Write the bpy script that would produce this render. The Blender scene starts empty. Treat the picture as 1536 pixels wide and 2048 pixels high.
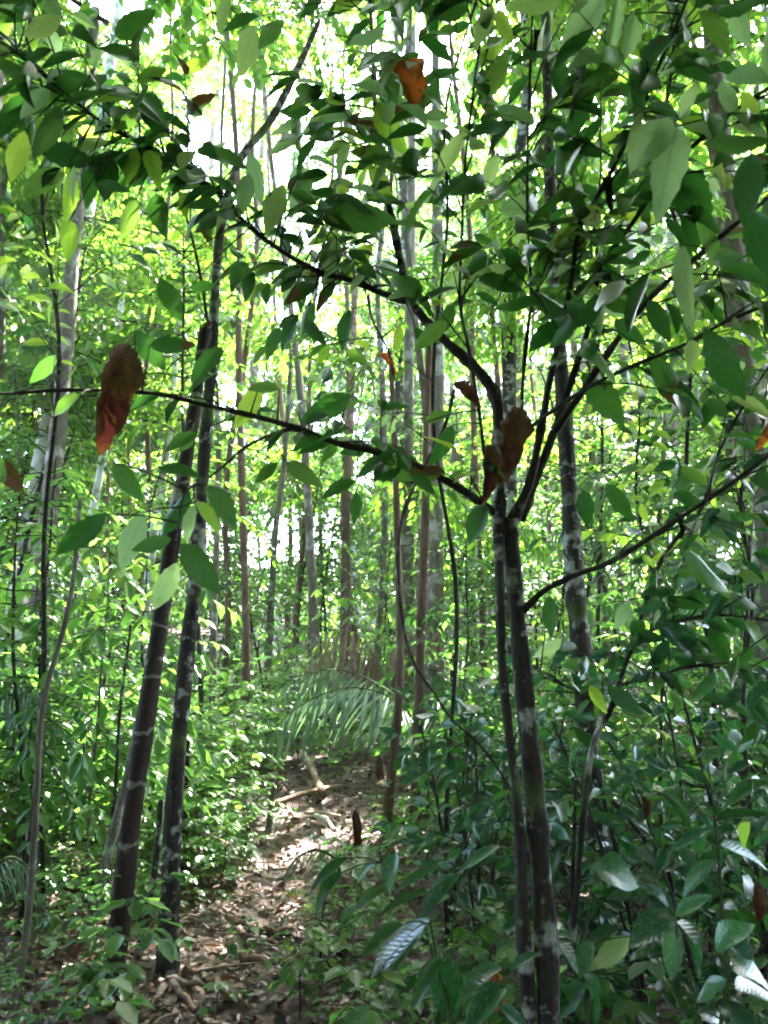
import bpy, math, random
import numpy as np
from mathutils import Vector, Matrix
SC = bpy.context.scene
COL = SC.collection
R = math.radians
rnd = random.Random(7)
rng = np.random.default_rng(11)

# ------------------------------------------------------------------ camera, sky, sun, exposure
CAM_Z, PITCH, FPX = 1.5, R(10.0), 1607.4          # FPX: focal length in pixels of the 1536 x 2048 photograph
cd = bpy.data.cameras.new('camera'); cam = bpy.data.objects.new('camera', cd); COL.objects.link(cam)
cam.location = (0, 0, CAM_Z); cam.rotation_euler = (R(90) + PITCH, 0, 0)
cd.sensor_fit = 'VERTICAL'; cd.sensor_height = 24.0; cd.lens = 12.0 / math.tan(R(32.5))
cd.clip_start = 0.05; cd.clip_end = 2000
cd.dof.use_dof = True; cd.dof.focus_distance = 5.0; cd.dof.aperture_fstop = 3.2
SC.camera = cam
SUN_EL, SUN_AZ = R(56), R(24)                      # azimuth from +Y towards +X
w = bpy.data.worlds.new('World'); SC.world = w; w.use_nodes = True
nt = w.node_tree; bg = nt.nodes['Background']
sky = nt.nodes.new('ShaderNodeTexSky'); sky.sky_type = 'NISHITA'; sky.sun_disc = False
sky.sun_elevation = SUN_EL; sky.sun_rotation = SUN_AZ; sky.air_density = 1.0; sky.dust_density = 2.0; sky.ozone_density = 1.0
nt.links.new(sky.outputs[0], bg.inputs[0]); bg.inputs[1].default_value = 0.15
ld = bpy.data.lights.new('sun', 'SUN'); sun = bpy.data.objects.new('sun', ld); COL.objects.link(sun)
ld.energy = 3.1; ld.angle = R(0.6); ld.color = (1.0, 0.97, 0.90)
sv = Vector((math.cos(SUN_EL) * math.sin(SUN_AZ), math.cos(SUN_EL) * math.cos(SUN_AZ), math.sin(SUN_EL)))
sun.rotation_euler = sv.to_track_quat('Z', 'Y').to_euler()
SC.view_settings.view_transform = 'Standard'; SC.view_settings.look = 'None'
SC.view_settings.exposure = 4.62; SC.view_settings.gamma = 1.0; SC.view_settings.use_curve_mapping = False
SC.render.engine = 'CYCLES'
cy = SC.cycles
cy.max_bounces = 8; cy.diffuse_bounces = 5; cy.glossy_bounces = 2; cy.transmission_bounces = 6; cy.transparent_max_bounces = 4
cy.caustics_reflective = False; cy.caustics_refractive = False
cy.sample_clamp_indirect = 6.0; cy.use_denoising = True
cy.use_adaptive_sampling = True; cy.adaptive_threshold = 0.02
cy.pixel_filter_type = 'BLACKMAN_HARRIS'; cy.filter_width = 1.9

# ------------------------------------------------------------------ geometry helpers
CP, SP = math.cos(PITCH), math.sin(PITCH)
def P(px, py, Y):
    """The world point seen at pixel (px, py) of the photograph at the true forward distance Y (metres)."""
    dx = (px - 768) / FPX; u = (1024 - py) / FPX
    y = CP - SP * u; z = SP + CP * u
    k = Y / y
    return Vector((dx * k, Y, CAM_Z + z * k))
def pix(p):
    """Where a world point shows (px, py, depth)."""
    x, y, z = p[0], p[1], p[2] - CAM_Z
    d = y * CP + z * SP; u = -y * SP + z * CP
    if d <= 0.05: return (-9999, -9999, d)
    return (768 + x / d * FPX, 1024 - u / d * FPX, d)
def smooth(t): t = max(0.0, min(1.0, t)); return t * t * (3 - 2 * t)
def hgt(x, y):
    """Height of the ground."""
    h = 0.050 * max(0, y - 6) + 0.085 * max(0, y - 16)
    h += 0.75 * smooth((x - 1.7 + 0.04 * y) / 2.6) * smooth((y - 4.5) / 4.0) * (1 - 0.5 * smooth((y - 12) / 6))
    h += 0.25 * smooth((-x - 2.0) / 2.0) * smooth((y - 5) / 5)
    h += 0.05 * math.sin(x * 1.7 + 0.6) * math.sin(y * 1.3) + 0.02 * math.sin(x * 5.1 + y * 2.2) + 0.012 * math.sin(x * 9.3 - y * 7.7)
    return h
def on_ground(px, py):
    """Where the line of sight of a pixel meets the ground."""
    y = 1.0
    while y < 60:
        p = P(px, py, y)
        if p.z <= hgt(p.x, p.y): return p
        y += 0.03
    return P(px, py, 60)
def spline(pts, n):
    """Catmull-Rom through pts (Vectors), n steps per segment."""
    if len(pts) < 3: return [pts[0].lerp(pts[-1], i / n) for i in range(n + 1)]
    q = [pts[0] * 2 - pts[1]] + list(pts) + [pts[-1] * 2 - pts[-2]]
    out = []
    for i in range(1, len(q) - 2):
        a, b, c, d = q[i - 1], q[i], q[i + 1], q[i + 2]
        for k in range(n):
            t = k / n
            out.append(0.5 * ((2 * b) + (c - a) * t + (2 * a - 5 * b + 4 * c - d) * t * t + (3 * b - a - 3 * c + d) * t ** 3))
    out.append(pts[-1].copy())
    return out
class MB:
    """Collects tubes and faces and links them as one mesh object."""
    def __init__(s): s.v = []; s.f = []
    def tube(s, pts, radii, sides=6, rough=0.0, cap=True, rr=rnd):
        n = len(pts); base = len(s.v)
        if not hasattr(radii, '__len__'): radii = [radii] * n
        elif len(radii) != n:
            m = len(radii) - 1
            radii = [radii[min(m, int(i / (n - 1) * m))] * (1 - (i / (n - 1) * m) % 1) + radii[min(m, int(i / (n - 1) * m) + 1)] * ((i / (n - 1) * m) % 1) for i in range(n)]
        t = (pts[1] - pts[0]).normalized(); up = Vector((1, 0.2, 0.1)) if abs(t.z) > 0.5 else Vector((0, 0, 1))
        a = t.cross(up).normalized()
        prof = [1 + rough * rr.uniform(-1, 1) for _ in range(sides)]
        kn = [1 + (rough * 1.1 * math.sin(i * .9 + rr.random() * .8) + (rough * 2.2 if rr.random() < .10 else 0) if rough > .05 else 0) for i in range(n)]
        for i in range(n):
            t = (pts[min(n - 1, i + 1)] - pts[max(0, i - 1)])
            if t.length < 1e-9: t = Vector((0, 0, 1))
            t.normalize()
            a = (a - t * a.dot(t)).normalized(); b = t.cross(a)
            for k in range(sides):
                an = 2 * math.pi * k / sides
                r = radii[i] * kn[i] * prof[k] * (1 + rough * 0.6 * rr.uniform(-1, 1))
                s.v.append(pts[i] + (a * math.cos(an) + b * math.sin(an)) * r)
        for i in range(n - 1):
            for k in range(sides):
                k2 = (k + 1) % sides
                s.f.append((base + i * sides + k, base + i * sides + k2, base + (i + 1) * sides + k2, base + (i + 1) * sides + k))
        if cap:
            s.f.append(tuple(base + k for k in reversed(range(sides)))); s.f.append(tuple(base + (n - 1) * sides + k for k in range(sides)))
        return s
    def mesh(s, name, mat):
        me = bpy.data.meshes.new(name); me.from_pydata([tuple(v) for v in s.v], [], s.f); me.update()
        me.shade_smooth(); me.materials.append(mat); return me
    def build(s, name, mat, parent=None, origin=None):
        if origin is not None: s.v = [v - origin for v in s.v]
        o = bpy.data.objects.new(name, s.mesh(name, mat)); COL.objects.link(o)
        if parent: o.parent = parent
        elif origin is not None: o.location = origin
        return o
def tag(o, label=None, cat=None, group=None, kind=None):
    if label: o['label'] = label
    if cat: o['category'] = cat
    if group: o['group'] = group
    if kind: o['kind'] = kind
    return o
def empty(name, loc, label, cat, group=None, rz=0.0):
    o = bpy.data.objects.new(name, None); COL.objects.link(o); o.location = loc; o.rotation_euler = (0, 0, rz)
    o.empty_display_size = 0.1
    return tag(o, label, cat, group)
def child(name, me, parent, mat4=None):
    o = bpy.data.objects.new(name, me); COL.objects.link(o); o.parent = parent
    if mat4 is not None: o.matrix_basis = mat4
    return o
def np_mesh(name, V, F, tint, mats, uv=None, midx=None):
    """V (n,3), F (m,k) -> a mesh; tint: one value per face."""
    me = bpy.data.meshes.new(name); n, (m, k) = len(V), F.shape
    me.vertices.add(n); me.vertices.foreach_set('co', np.ascontiguousarray(V, dtype=np.float32).ravel())
    me.loops.add(m * k); me.loops.foreach_set('vertex_index', F.astype(np.int32).ravel())
    me.polygons.add(m); me.polygons.foreach_set('loop_start', np.arange(0, m * k, k, dtype=np.int32))
    at = me.attributes.new('tint', 'FLOAT', 'FACE'); at.data.foreach_set('value', np.ascontiguousarray(tint, dtype=np.float32))
    if uv is not None:
        l = me.uv_layers.new(name='UVMap'); l.data.foreach_set('uv', uv[F.ravel()].astype(np.float32).ravel())
    for x in mats: me.materials.append(x)
    if midx is not None: me.polygons.foreach_set('material_index', midx.astype(np.int32))
    me.update(calc_edges=True); me.validate()
    return me
# small leaf: 6 vertices, two quads folded along the midrib
LT = np.array([(0, 0, 0), (.23, .30, .05), (.20, .66, .03), (0, 1, -.10), (-.20, .66, .03), (-.23, .30, .05)])
LF = np.array([(0, 1, 2, 3), (0, 3, 4, 5)])
# blade leaf of 12 vertices for nearer plants
def leaf_grid(seg, wid, fold=0.06, bend=0.12, serr=0.0, wave=0.0, tipp=1.25, seed=0, shape=0.85):
    r = random.Random(seed); V = []; UV = []; F = []
    for i in range(seg + 1):
        t = i / seg
        wv = math.sin(math.pi * min(1, t ** shape)) ** 0.80 * (1 - 0.25 * t ** 3)
        if i == seg: wv = 0.0
        if i == 0: wv = 0.03
        hw = wid / 2 * wv * (1 + (serr if i % 2 else -serr) + r.uniform(-serr, serr) * .4)
        z = -bend * t ** 1.8
        w1, w2 = wave * math.sin(t * 9 + seed) , wave * math.sin(t * 8.1 + seed * 2.3 + 1)
        V += [(hw, t, z + fold * hw / wid * 2 + w1), (0, t, z), (-hw, t, z + fold * hw / wid * 2 + w2)]
        UV += [(1, t), (.5, t), (0, t)]
    for i in range(seg):
        b = i * 3
        F += [(b, b + 3, b + 4, b + 1), (b + 1, b + 4, b + 5, b + 2)]
    return np.array(V), np.array(F), np.array(UV)
def frames(D, N):
    """Rotation matrices whose y axis is D and z axis close to N."""
    D = D / np.linalg.norm(D, axis=1, keepdims=True)
    X = np.cross(D, N); l = np.linalg.norm(X, axis=1, keepdims=True); X = np.where(l < 1e-4, np.array([[1., 0, 0]]), X / np.maximum(l, 1e-6))
    Z = np.cross(X, D)
    return np.stack([X, D, Z], axis=2)
def leaves_mesh(name, Pn, D, N, L, W, mats, tint=None, tmpl=(LT, LF), uv=None, midx=None, extra=None):
    """Many leaves in one mesh: position, direction, normal, length, width factor of each."""
    T, Fc = tmpl; n = len(Pn); M = frames(D, N)
    S = np.stack([L * W, L, L], axis=1)
    loc = T[None] * S[:, None, :]
    V = np.einsum('nij,nkj->nki', M, loc) + Pn[:, None, :]
    F = (Fc[None] + (np.arange(n) * len(T))[:, None, None]).reshape(-1, Fc.shape[1])
    if tint is None: tint = rng.random(n)
    tt = np.repeat(tint, len(Fc)); V = V.reshape(-1, 3)
    mi = None if midx is None else np.repeat(midx, len(Fc))
    UVs = None if uv is None else np.tile(uv, (n, 1))
    if extra is not None:      # an MB with the twigs, quads only, goes in with the last material
        ev = np.array([tuple(v) for v in extra.v]); ef = np.array([f for f in extra.f if len(f) == 4])
        if len(ef):
            F = np.concatenate([F, ef + len(V)]); 
            if mi is None: mi = np.zeros(len(tt))
            mi = np.concatenate([mi, np.full(len(ef), len(mats) - 1)]); tt = np.concatenate([tt, np.zeros(len(ef))])
            if UVs is not None: UVs = np.concatenate([UVs, np.zeros((len(ev), 2))])
            V = np.concatenate([V, ev])
    return np_mesh(name, V, F, tt, mats, UVs, mi)

# ------------------------------------------------------------------ materials
def newmat(name):
    m = bpy.data.materials.new(name); m.use_nodes = True; t = m.node_tree; t.nodes.clear()
    out = t.nodes.new('ShaderNodeOutputMaterial')
    return m, t, out
def nd(t, ty, **kw):
    n = t.nodes.new(ty)
    for k, v in kw.items():
        if k in n.inputs: n.inputs[k].default_value = v
        else: setattr(n, k, v)
    return n
def ramp(t, fac, stops, interp='LINEAR'):
    n = t.nodes.new('ShaderNodeValToRGB'); e = n.color_ramp; e.interpolation = interp
    while len(e.elements) < len(stops): e.elements.new(0.5)
    for el, (p, c) in zip(e.elements, stops): el.position = p; el.color = (*c, 1)
    t.links.new(fac, n.inputs[0]); return n.outputs[0]
def math_(t, op, a, b=None):
    n = t.nodes.new('ShaderNodeMath'); n.operation = op
    for i, v in enumerate((a, b)):
        if v is None: continue
        if isinstance(v, (int, float)): n.inputs[i].default_value = v
        else: t.links.new(v, n.inputs[i])
    return n.outputs[0]
def mix(t, fac, a, b, mode='MIX'):
    n = t.nodes.new('ShaderNodeMix'); n.data_type = 'RGBA'; n.blend_type = mode
    for i, v in ((0, fac), (6, a), (7, b)):
        if isinstance(v, (int, float)): n.inputs[i].default_value = v
        elif isinstance(v, tuple): n.inputs[i].default_value = (*v, 1)
        else: t.links.new(v, n.inputs[i])
    return n.outputs[2]
def leaf_mat(name, stops, tstops, rough=0.4, spec=0.5, trans=0.45, veins=False, spots=0.0, lichen=0.0):
    m, t, out = newmat(name)
    at = nd(t, 'ShaderNodeAttribute', attribute_name='tint'); oi = nd(t, 'ShaderNodeObjectInfo')
    kr, kb = (1, 1) if name.startswith(('dead', 'orange', 'litter', 'dry')) else (.95, 1.05)
    r = math_(t, 'FRACT', math_(t, 'ADD', at.outputs['Fac'], oi.outputs['Random']))
    if not veins: r = math_(t, 'ADD', math_(t, 'MULTIPLY', at.outputs['Fac'], .62), math_(t, 'MULTIPLY', oi.outputs['Random'], .38))
    col = ramp(t, r, [(p_, (c_[0] * kr, c_[1], c_[2] * kb)) for p_, c_ in stops]); tcol = ramp(t, r, [(p_, (c_[0] * kr, c_[1], c_[2] * kb)) for p_, c_ in tstops])
    bs = nd(t, 'ShaderNodeBsdfPrincipled'); bs.inputs['Roughness'].default_value = rough; bs.inputs['Specular IOR Level'].default_value = spec
    tc = nd(t, 'ShaderNodeTexCoord')
    nz = nd(t, 'ShaderNodeTexNoise', Scale=7.0, Detail=3.0); t.links.new(tc.outputs['Object'], nz.inputs['Vector'])
    var = ramp(t, nz.outputs['Fac'], [(0.3, (.72, .72, .72)), (0.7, (1.2, 1.2, 1.2))])
    col = mix(t, 1.0, col, var, 'MULTIPLY'); 
    if veins:
        uv = nd(t, 'ShaderNodeUVMap', uv_map='UVMap'); sx = nd(t, 'ShaderNodeSeparateXYZ'); t.links.new(uv.outputs[0], sx.inputs[0])
        a = math_(t, 'ABSOLUTE', math_(t, 'SUBTRACT', sx.outputs[0], 0.5))
        ph = math_(t, 'SUBTRACT', math_(t, 'MULTIPLY', sx.outputs[1], 11.0), math_(t, 'MULTIPLY', a, 5.0))
        v1 = math_(t, 'LESS_THAN', math_(t, 'ABSOLUTE', math_(t, 'SUBTRACT', math_(t, 'FRACT', ph), 0.5)), 0.06)
        v0 = math_(t, 'LESS_THAN', a, 0.022)
        vv = math_(t, 'MAXIMUM', math_(t, 'MULTIPLY', v1, 0.26), v0)
        col = mix(t, math_(t, 'MULTIPLY', vv, 0.55), col, mix(t, 1.0, col, (2.2, 2.0, 2.0), 'MULTIPLY'))
        tcol = mix(t, math_(t, 'MULTIPLY', vv, 0.75), tcol, mix(t, 1.0, tcol, (.35, .45, .35), 'MULTIPLY'))
        bp = nd(t, 'ShaderNodeBump', Strength=0.12, Distance=0.004)
        hh = math_(t, 'ADD', math_(t, 'SINE', math_(t, 'MULTIPLY', ph, 6.283)), math_(t, 'MULTIPLY', nz.outputs['Fac'], 3.0))
        t.links.new(hh, bp.inputs['Height']); t.links.new(bp.outputs[0], bs.inputs['Normal'])
    if spots > 0:
        n2 = nd(t, 'ShaderNodeTexNoise', Scale=3.6, Detail=5.0, Roughness=0.65); t.links.new(tc.outputs['Object'], n2.inputs['Vector'])
        oo = math_(t, 'GREATER_THAN', math_(t, 'ADD', n2.outputs['Fac'], math_(t, 'MULTIPLY', oi.outputs['Random'], 0.06)), 1 - spots)
        col = mix(t, oo, col, (.10, .055, .02)); tcol = mix(t, oo, tcol, (.14, .05, .01))
    if lichen > 0:  # pale streaks put sky reflection into the colour; no lichen grows here
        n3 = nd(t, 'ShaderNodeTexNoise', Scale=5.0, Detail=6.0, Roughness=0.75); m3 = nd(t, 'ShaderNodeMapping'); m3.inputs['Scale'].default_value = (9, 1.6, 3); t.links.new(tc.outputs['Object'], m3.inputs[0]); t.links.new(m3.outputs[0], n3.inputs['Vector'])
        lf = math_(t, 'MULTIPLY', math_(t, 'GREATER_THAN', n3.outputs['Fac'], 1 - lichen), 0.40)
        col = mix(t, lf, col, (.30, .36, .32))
    t.links.new(col, bs.inputs['Base Color'])
    tb = nd(t, 'ShaderNodeBsdfTranslucent'); t.links.new(tcol, tb.inputs[0])
    ms = nd(t, 'ShaderNodeMixShader'); ms.inputs[0].default_value = trans
    t.links.new(bs.outputs[0], ms.inputs[1]); t.links.new(tb.outputs[0], ms.inputs[2]); t.links.new(ms.outputs[0], out.inputs[0])
    return m
G = lambda a, b, c: (a, b, c)
M = {}
M['canopy'] = leaf_mat('canopy_leaf',
    [(0, G(.035, .085, .018)), (.45, G(.05, .12, .02)), (.75, G(.085, .17, .025)), (.9, G(.15, .22, .03)), (.985, G(.22, .20, .03)), (1, G(.30, .16, .03))],
    [(0, G(.14, .34, .03)), (.45, G(.22, .44, .04)), (.75, G(.34, .56, .05)), (.9, G(.52, .62, .06)), (.985, G(.65, .52, .05)), (1, G(.6, .25, .05))], rough=.38, trans=.5)
M['under'] = leaf_mat('understorey_leaf',
    [(0, G(.03, .085, .025)), (.5, G(.05, .13, .03)), (.8, G(.09, .19, .035)), (.94, G(.17, .25, .04)), (.98, G(.28, .22, .04)), (1, G(.25, .10, .04))],
    [(0, G(.12, .34, .05)), (.5, G(.20, .46, .06)), (.8, G(.34, .58, .07)), (.94, G(.52, .64, .08)), (.98, G(.6, .42, .06)), (1, G(.4, .15, .05))], rough=.34, trans=.42)
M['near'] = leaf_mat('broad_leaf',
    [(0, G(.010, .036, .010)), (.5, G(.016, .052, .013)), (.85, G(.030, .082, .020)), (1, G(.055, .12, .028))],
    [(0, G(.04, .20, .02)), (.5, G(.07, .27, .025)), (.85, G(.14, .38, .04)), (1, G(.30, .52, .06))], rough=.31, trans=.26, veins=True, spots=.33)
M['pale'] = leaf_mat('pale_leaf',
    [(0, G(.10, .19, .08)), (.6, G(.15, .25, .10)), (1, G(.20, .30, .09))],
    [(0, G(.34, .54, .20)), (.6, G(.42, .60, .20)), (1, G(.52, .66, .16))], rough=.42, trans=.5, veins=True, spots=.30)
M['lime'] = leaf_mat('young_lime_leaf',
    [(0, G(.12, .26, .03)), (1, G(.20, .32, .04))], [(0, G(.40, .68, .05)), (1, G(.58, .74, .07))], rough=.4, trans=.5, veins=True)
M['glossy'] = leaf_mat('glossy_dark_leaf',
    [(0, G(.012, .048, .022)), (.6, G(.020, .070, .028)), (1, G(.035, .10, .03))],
    [(0, G(.03, .18, .03)), (.6, G(.05, .26, .04)), (1, G(.12, .38, .05))], rough=.22, spec=.65, trans=.24, veins=True, lichen=.44)  # lichen value sets how much painted sky reflection streaks the leaf
M['palm'] = leaf_mat('palm_leaflet', [(0, G(.13, .18, .12)), (1, G(.20, .26, .17))], [(0, G(.14, .28, .08)), (1, G(.22, .36, .12))], rough=.30, spec=.6, trans=.3)
M['dead'] = leaf_mat('dead_leaf',
    [(0, G(.040, .014, .010)), (.5, G(.065, .023, .015)), (1, G(.10, .038, .024))], [(0, G(.06, .010, .008)), (1, G(.09, .018, .010))], rough=.62, trans=.15, veins=True, spots=.45)
M['orange'] = leaf_mat('orange_leaf', [(0, G(.22, .07, .015)), (1, G(.30, .11, .02))], [(0, G(.42, .10, .012)), (1, G(.48, .15, .02))], rough=.5, trans=.5, veins=True, spots=.42)
M['litter'] = leaf_mat('litter_leaf',
    [(0, G(.040, .022, .016)), (.25, G(.050, .027, .019)), (.5, G(.085, .045, .029)), (.7, G(.13, .072, .046)), (.82, G(.22, .075, .025)), (.9, G(.19, .125, .085)), (.95, G(.05, .045, .05)), (1, G(.32, .13, .04))],
    [(0, G(.05, .02, .01)), (.5, G(.14, .06, .03)), (.82, G(.3, .1, .02)), (1, G(.4, .15, .03))], rough=.42, trans=.12)
M['straw'] = leaf_mat('dry_frond', [(0, G(.20, .14, .10)), (.5, G(.30, .22, .16)), (1, G(.42, .33, .25))], [(0, G(.12, .08, .05)), (1, G(.2, .14, .09))], rough=.6, trans=.2)
def bark_mat(name, dark, mid, pale, cover, scale=1.0, rough=.85, moss=0.0, rings=0.0):
    m, t, out = newmat(name)
    bs = nd(t, 'ShaderNodeBsdfPrincipled', Roughness=rough); bs.inputs['Specular IOR Level'].default_value = .25
    tc = nd(t, 'ShaderNodeTexCoord'); mp = nd(t, 'ShaderNodeMapping'); mp.inputs['Scale'].default_value = (9 * scale, 9 * scale, 2.2 * scale)
    t.links.new(tc.outputs['Object'], mp.inputs[0])
    n1 = nd(t, 'ShaderNodeTexNoise', Scale=2.5, Detail=8.0, Roughness=.7); t.links.new(mp.outputs[0], n1.inputs['Vector'])
    col = ramp(t, n1.outputs['Fac'], [(.3, dark), (.62, mid)])
    n2 = nd(t, 'ShaderNodeTexNoise', Scale=5.5 * scale, Detail=6.0, Roughness=.62); t.links.new(tc.outputs['Object'], n2.inputs['Vector'])
    n5 = nd(t, 'ShaderNodeTexNoise', Scale=1.7, Detail=2.0); t.links.new(tc.outputs['Object'], n5.inputs['Vector'])
    msk = ramp(t, math_(t, 'ADD', n2.outputs['Fac'], math_(t, 'MULTIPLY', math_(t, 'SUBTRACT', n5.outputs['Fac'], .52), .55)), [(1 - cover - .05, (0, 0, 0)), (1 - cover + .05, (1, 1, 1))])
    n4 = nd(t, 'ShaderNodeTexNoise', Scale=40.0, Detail=3.0); t.links.new(tc.outputs['Object'], n4.inputs['Vector'])
    pc = mix(t, n4.outputs['Fac'], tuple(c * .6 for c in pale), pale)
    col = mix(t, msk, col, pc)
    if rings > 0:
        sx = nd(t, 'ShaderNodeSeparateXYZ'); t.links.new(tc.outputs['Object'], sx.inputs[0])
        z = math_(t, 'ADD', math_(t, 'MULTIPLY', sx.outputs[2], 4.3), math_(t, 'MULTIPLY', n2.outputs['Fac'], .6))
        rg = math_(t, 'LESS_THAN', math_(t, 'FRACT', z), .07)
        col = mix(t, math_(t, 'MULTIPLY', rg, rings), col, mix(t, 1.0, pale, (.6, .6, .6), 'MULTIPLY'))
    if moss > 0:
        n3 = nd(t, 'ShaderNodeTexNoise', Scale=3.3, Detail=6.0); t.links.new(tc.outputs['Object'], n3.inputs['Vector'])
        mm = ramp(t, n3.outputs['Fac'], [(1 - moss - .06, (0, 0, 0)), (1 - moss + .06, (1, 1, 1))])
        col = mix(t, mm, col, (.055, .075, .018))
    t.links.new(col, bs.inputs['Base Color'])
    bp = nd(t, 'ShaderNodeBump', Strength=.8, Distance=.012); t.links.new(n1.outputs['Fac'], bp.inputs['Height']); t.links.new(bp.outputs[0], bs.inputs['Normal'])
    t.links.new(bs.outputs[0], out.inputs[0]); return m
M['bark'] = bark_mat('dark_bark', (.010, .008, .006), (.040, .030, .023), (.42, .42, .37), .44, scale=2.4, moss=.40)
M['barkred'] = bark_mat('reddish_dark_bark', (.010, .006, .005), (.034, .019, .014), (.40, .38, .33), .40, rings=.55)
M['barkpale'] = bark_mat('pale_blotched_bark', (.20, .17, .13), (.42, .38, .33), (.80, .79, .75), .52, scale=1.1, moss=.30)
M['barkgrey'] = bark_mat('grey_bark', (.07, .055, .042), (.17, .14, .11), (.42, .40, .36), .42, moss=.36)
M['barkbrown'] = bark_mat('brown_bark', (.07, .040, .028), (.17, .10, .07), (.36, .30, .25), .36)
M['twig'] = bark_mat('twig_bark', (.012, .009, .007), (.036, .028, .020), (.18, .18, .15), .33, scale=3)
M['stemgreen'] = bark_mat('green_stem', (.03, .05, .015), (.07, .10, .03), (.20, .20, .14), .33, scale=3)
M['deadwood'] = bark_mat('dead_wood', (.10, .06, .04), (.26, .18, .12), (.45, .38, .30), .45)

# ------------------------------------------------------------------ ground
TRAIL_PX = [(480, 2300), (480, 2048), (505, 1930), (535, 1830), (560, 1760), (625, 1700), (690, 1655), (665, 1625), (610, 1590), (590, 1565), (590, 1545)]
TR = [on_ground(*q) for q in TRAIL_PX]
TW = [.30, .30, .28, .27, .29, .40, .52, .40, .24, .18, .14]
TS = spline(TR, 6)
TSa = np.array([(p.x, p.y) for p in TS])
TWa = np.interp(np.linspace(0, 1, len(TS)), np.linspace(0, 1, len(TW)), TW)
def trail_d(x, y):
    """Distance from the trail's middle in units of its half width."""
    d = np.hypot(TSa[:, 0] - x, TSa[:, 1] - y) / TWa
    return float(d.min())
def build_ground():
    xs = np.concatenate([-np.geomspace(400, 14, 16), np.linspace(-12, 12, 200), np.geomspace(14, 400, 16)])
    ys = np.concatenate([-np.geomspace(400, 3, 16), np.linspace(-2, 22, 200), np.geomspace(23, 600, 26)])
    V = []; 
    for y in ys:
        for x in xs:
            h = hgt(max(-60, min(60, x)), max(-60, min(60, y)))
            if abs(x) < 5 and 1 < y < 13: h -= .06 * smooth(1.3 - trail_d(x, y)) - .018 * math.sin(x * 23 + math.sin(y * 17) * 2) * math.sin(y * 19 + x * 6)
            V.append((x, y, h))
    nx = len(xs); F = []
    for j in range(len(ys) - 1):
        for i in range(nx - 1): a = j * nx + i; F.append((a, a + 1, a + nx + 1, a + nx))
    me = bpy.data.meshes.new('ground'); me.from_pydata(V, [], F); me.shade_smooth()
    va = me.attributes.new('trail', 'FLOAT', 'POINT')
    va.data.foreach_set('value', [max(0.0, 1.5 - trail_d(v[0], v[1])) if abs(v[0]) < 6 and 0 < v[1] < 13 else 0.0 for v in V])
    m, t, out = newmat('forest_soil')
    bs = nd(t, 'ShaderNodeBsdfPrincipled', Roughness=.8); tc = nd(t, 'ShaderNodeTexCoord')
    n1 = nd(t, 'ShaderNodeTexNoise', Scale=11.0, Detail=9.0, Roughness=.75); t.links.new(tc.outputs['Object'], n1.inputs['Vector'])
    vo = nd(t, 'ShaderNodeTexVoronoi', Scale=24.0); t.links.new(tc.outputs['Object'], vo.inputs['Vector'])
    sp = nd(t, 'ShaderNodeSeparateColor'); t.links.new(vo.outputs['Color'], sp.inputs[0])
    lit = ramp(t, sp.outputs[0], [(0, (.03, .018, .012)), (.4, (.07, .042, .028)), (.75, (.14, .085, .05)), (1, (.20, .12, .07))])
    soil = ramp(t, n1.outputs['Fac'], [(.3, (.025, .016, .011)), (.7, (.09, .055, .038))])
    forest = mix(t, .55, lit, soil)
    n2 = nd(t, 'ShaderNodeTexNoise', Scale=4.0, Detail=7.0, Roughness=.7); t.links.new(tc.outputs['Object'], n2.inputs['Vector'])
    mud = ramp(t, n2.outputs['Fac'], [(.38, (.035, .027, .026)), (.48, (.12, .075, .057)), (.66, (.28, .185, .145))])
    ta = nd(t, 'ShaderNodeAttribute', attribute_name='trail')
    k = ramp(t, math_(t, 'ADD', ta.outputs['Fac'], math_(t, 'MULTIPLY', math_(t, 'SUBTRACT', n1.outputs['Fac'], .5), 1.2)), [(.35, (0, 0, 0)), (.75, (1, 1, 1))])
    t.links.new(mix(t, k, forest, mud), bs.inputs['Base Color'])
    rg = ramp(t, n2.outputs['Fac'], [(.36, (.25, .25, .25)), (.5, (.75, .75, .75))]); t.links.new(rg, bs.inputs['Roughness'])
    bp = nd(t, 'ShaderNodeBump', Strength=1.0, Distance=.03); t.links.new(n1.outputs['Fac'], bp.inputs['Height']); t.links.new(bp.outputs[0], bs.inputs['Normal'])
    t.links.new(bs.outputs[0], out.inputs[0]); me.materials.append(m)
    o = bpy.data.objects.new('ground', me); COL.objects.link(o); o['kind'] = 'structure'
    return o
ground = build_ground()

# ------------------------------------------------------------------ sky gaps: where the photograph looks through to open sky, no bough grows
GAPS = [(640, 190, 95, 110), (410, 240, 60, 75), (400, 340, 80, 55), (560, 330, 60, 90), (590, 480, 50, 80), (270, 40, 90, 55), (815, 80, 45, 90),
        (1050, 665, 85, 42), (720, 40, 40, 50), (470, 170, 50, 60), (500, 260, 60, 80), (990, 110, 32, 50), (1480, 60, 40, 60), (600, 390, 70, 90), (420, 30, 60, 40)]
def gap_depth(p, grow=0.0):
    x, y, d = pix(p)
    if d < 3: return 9.0
    return min(math.hypot((x - a) / (c + grow), (y - b) / (e + grow)) for a, b, c, e in GAPS)

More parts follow.
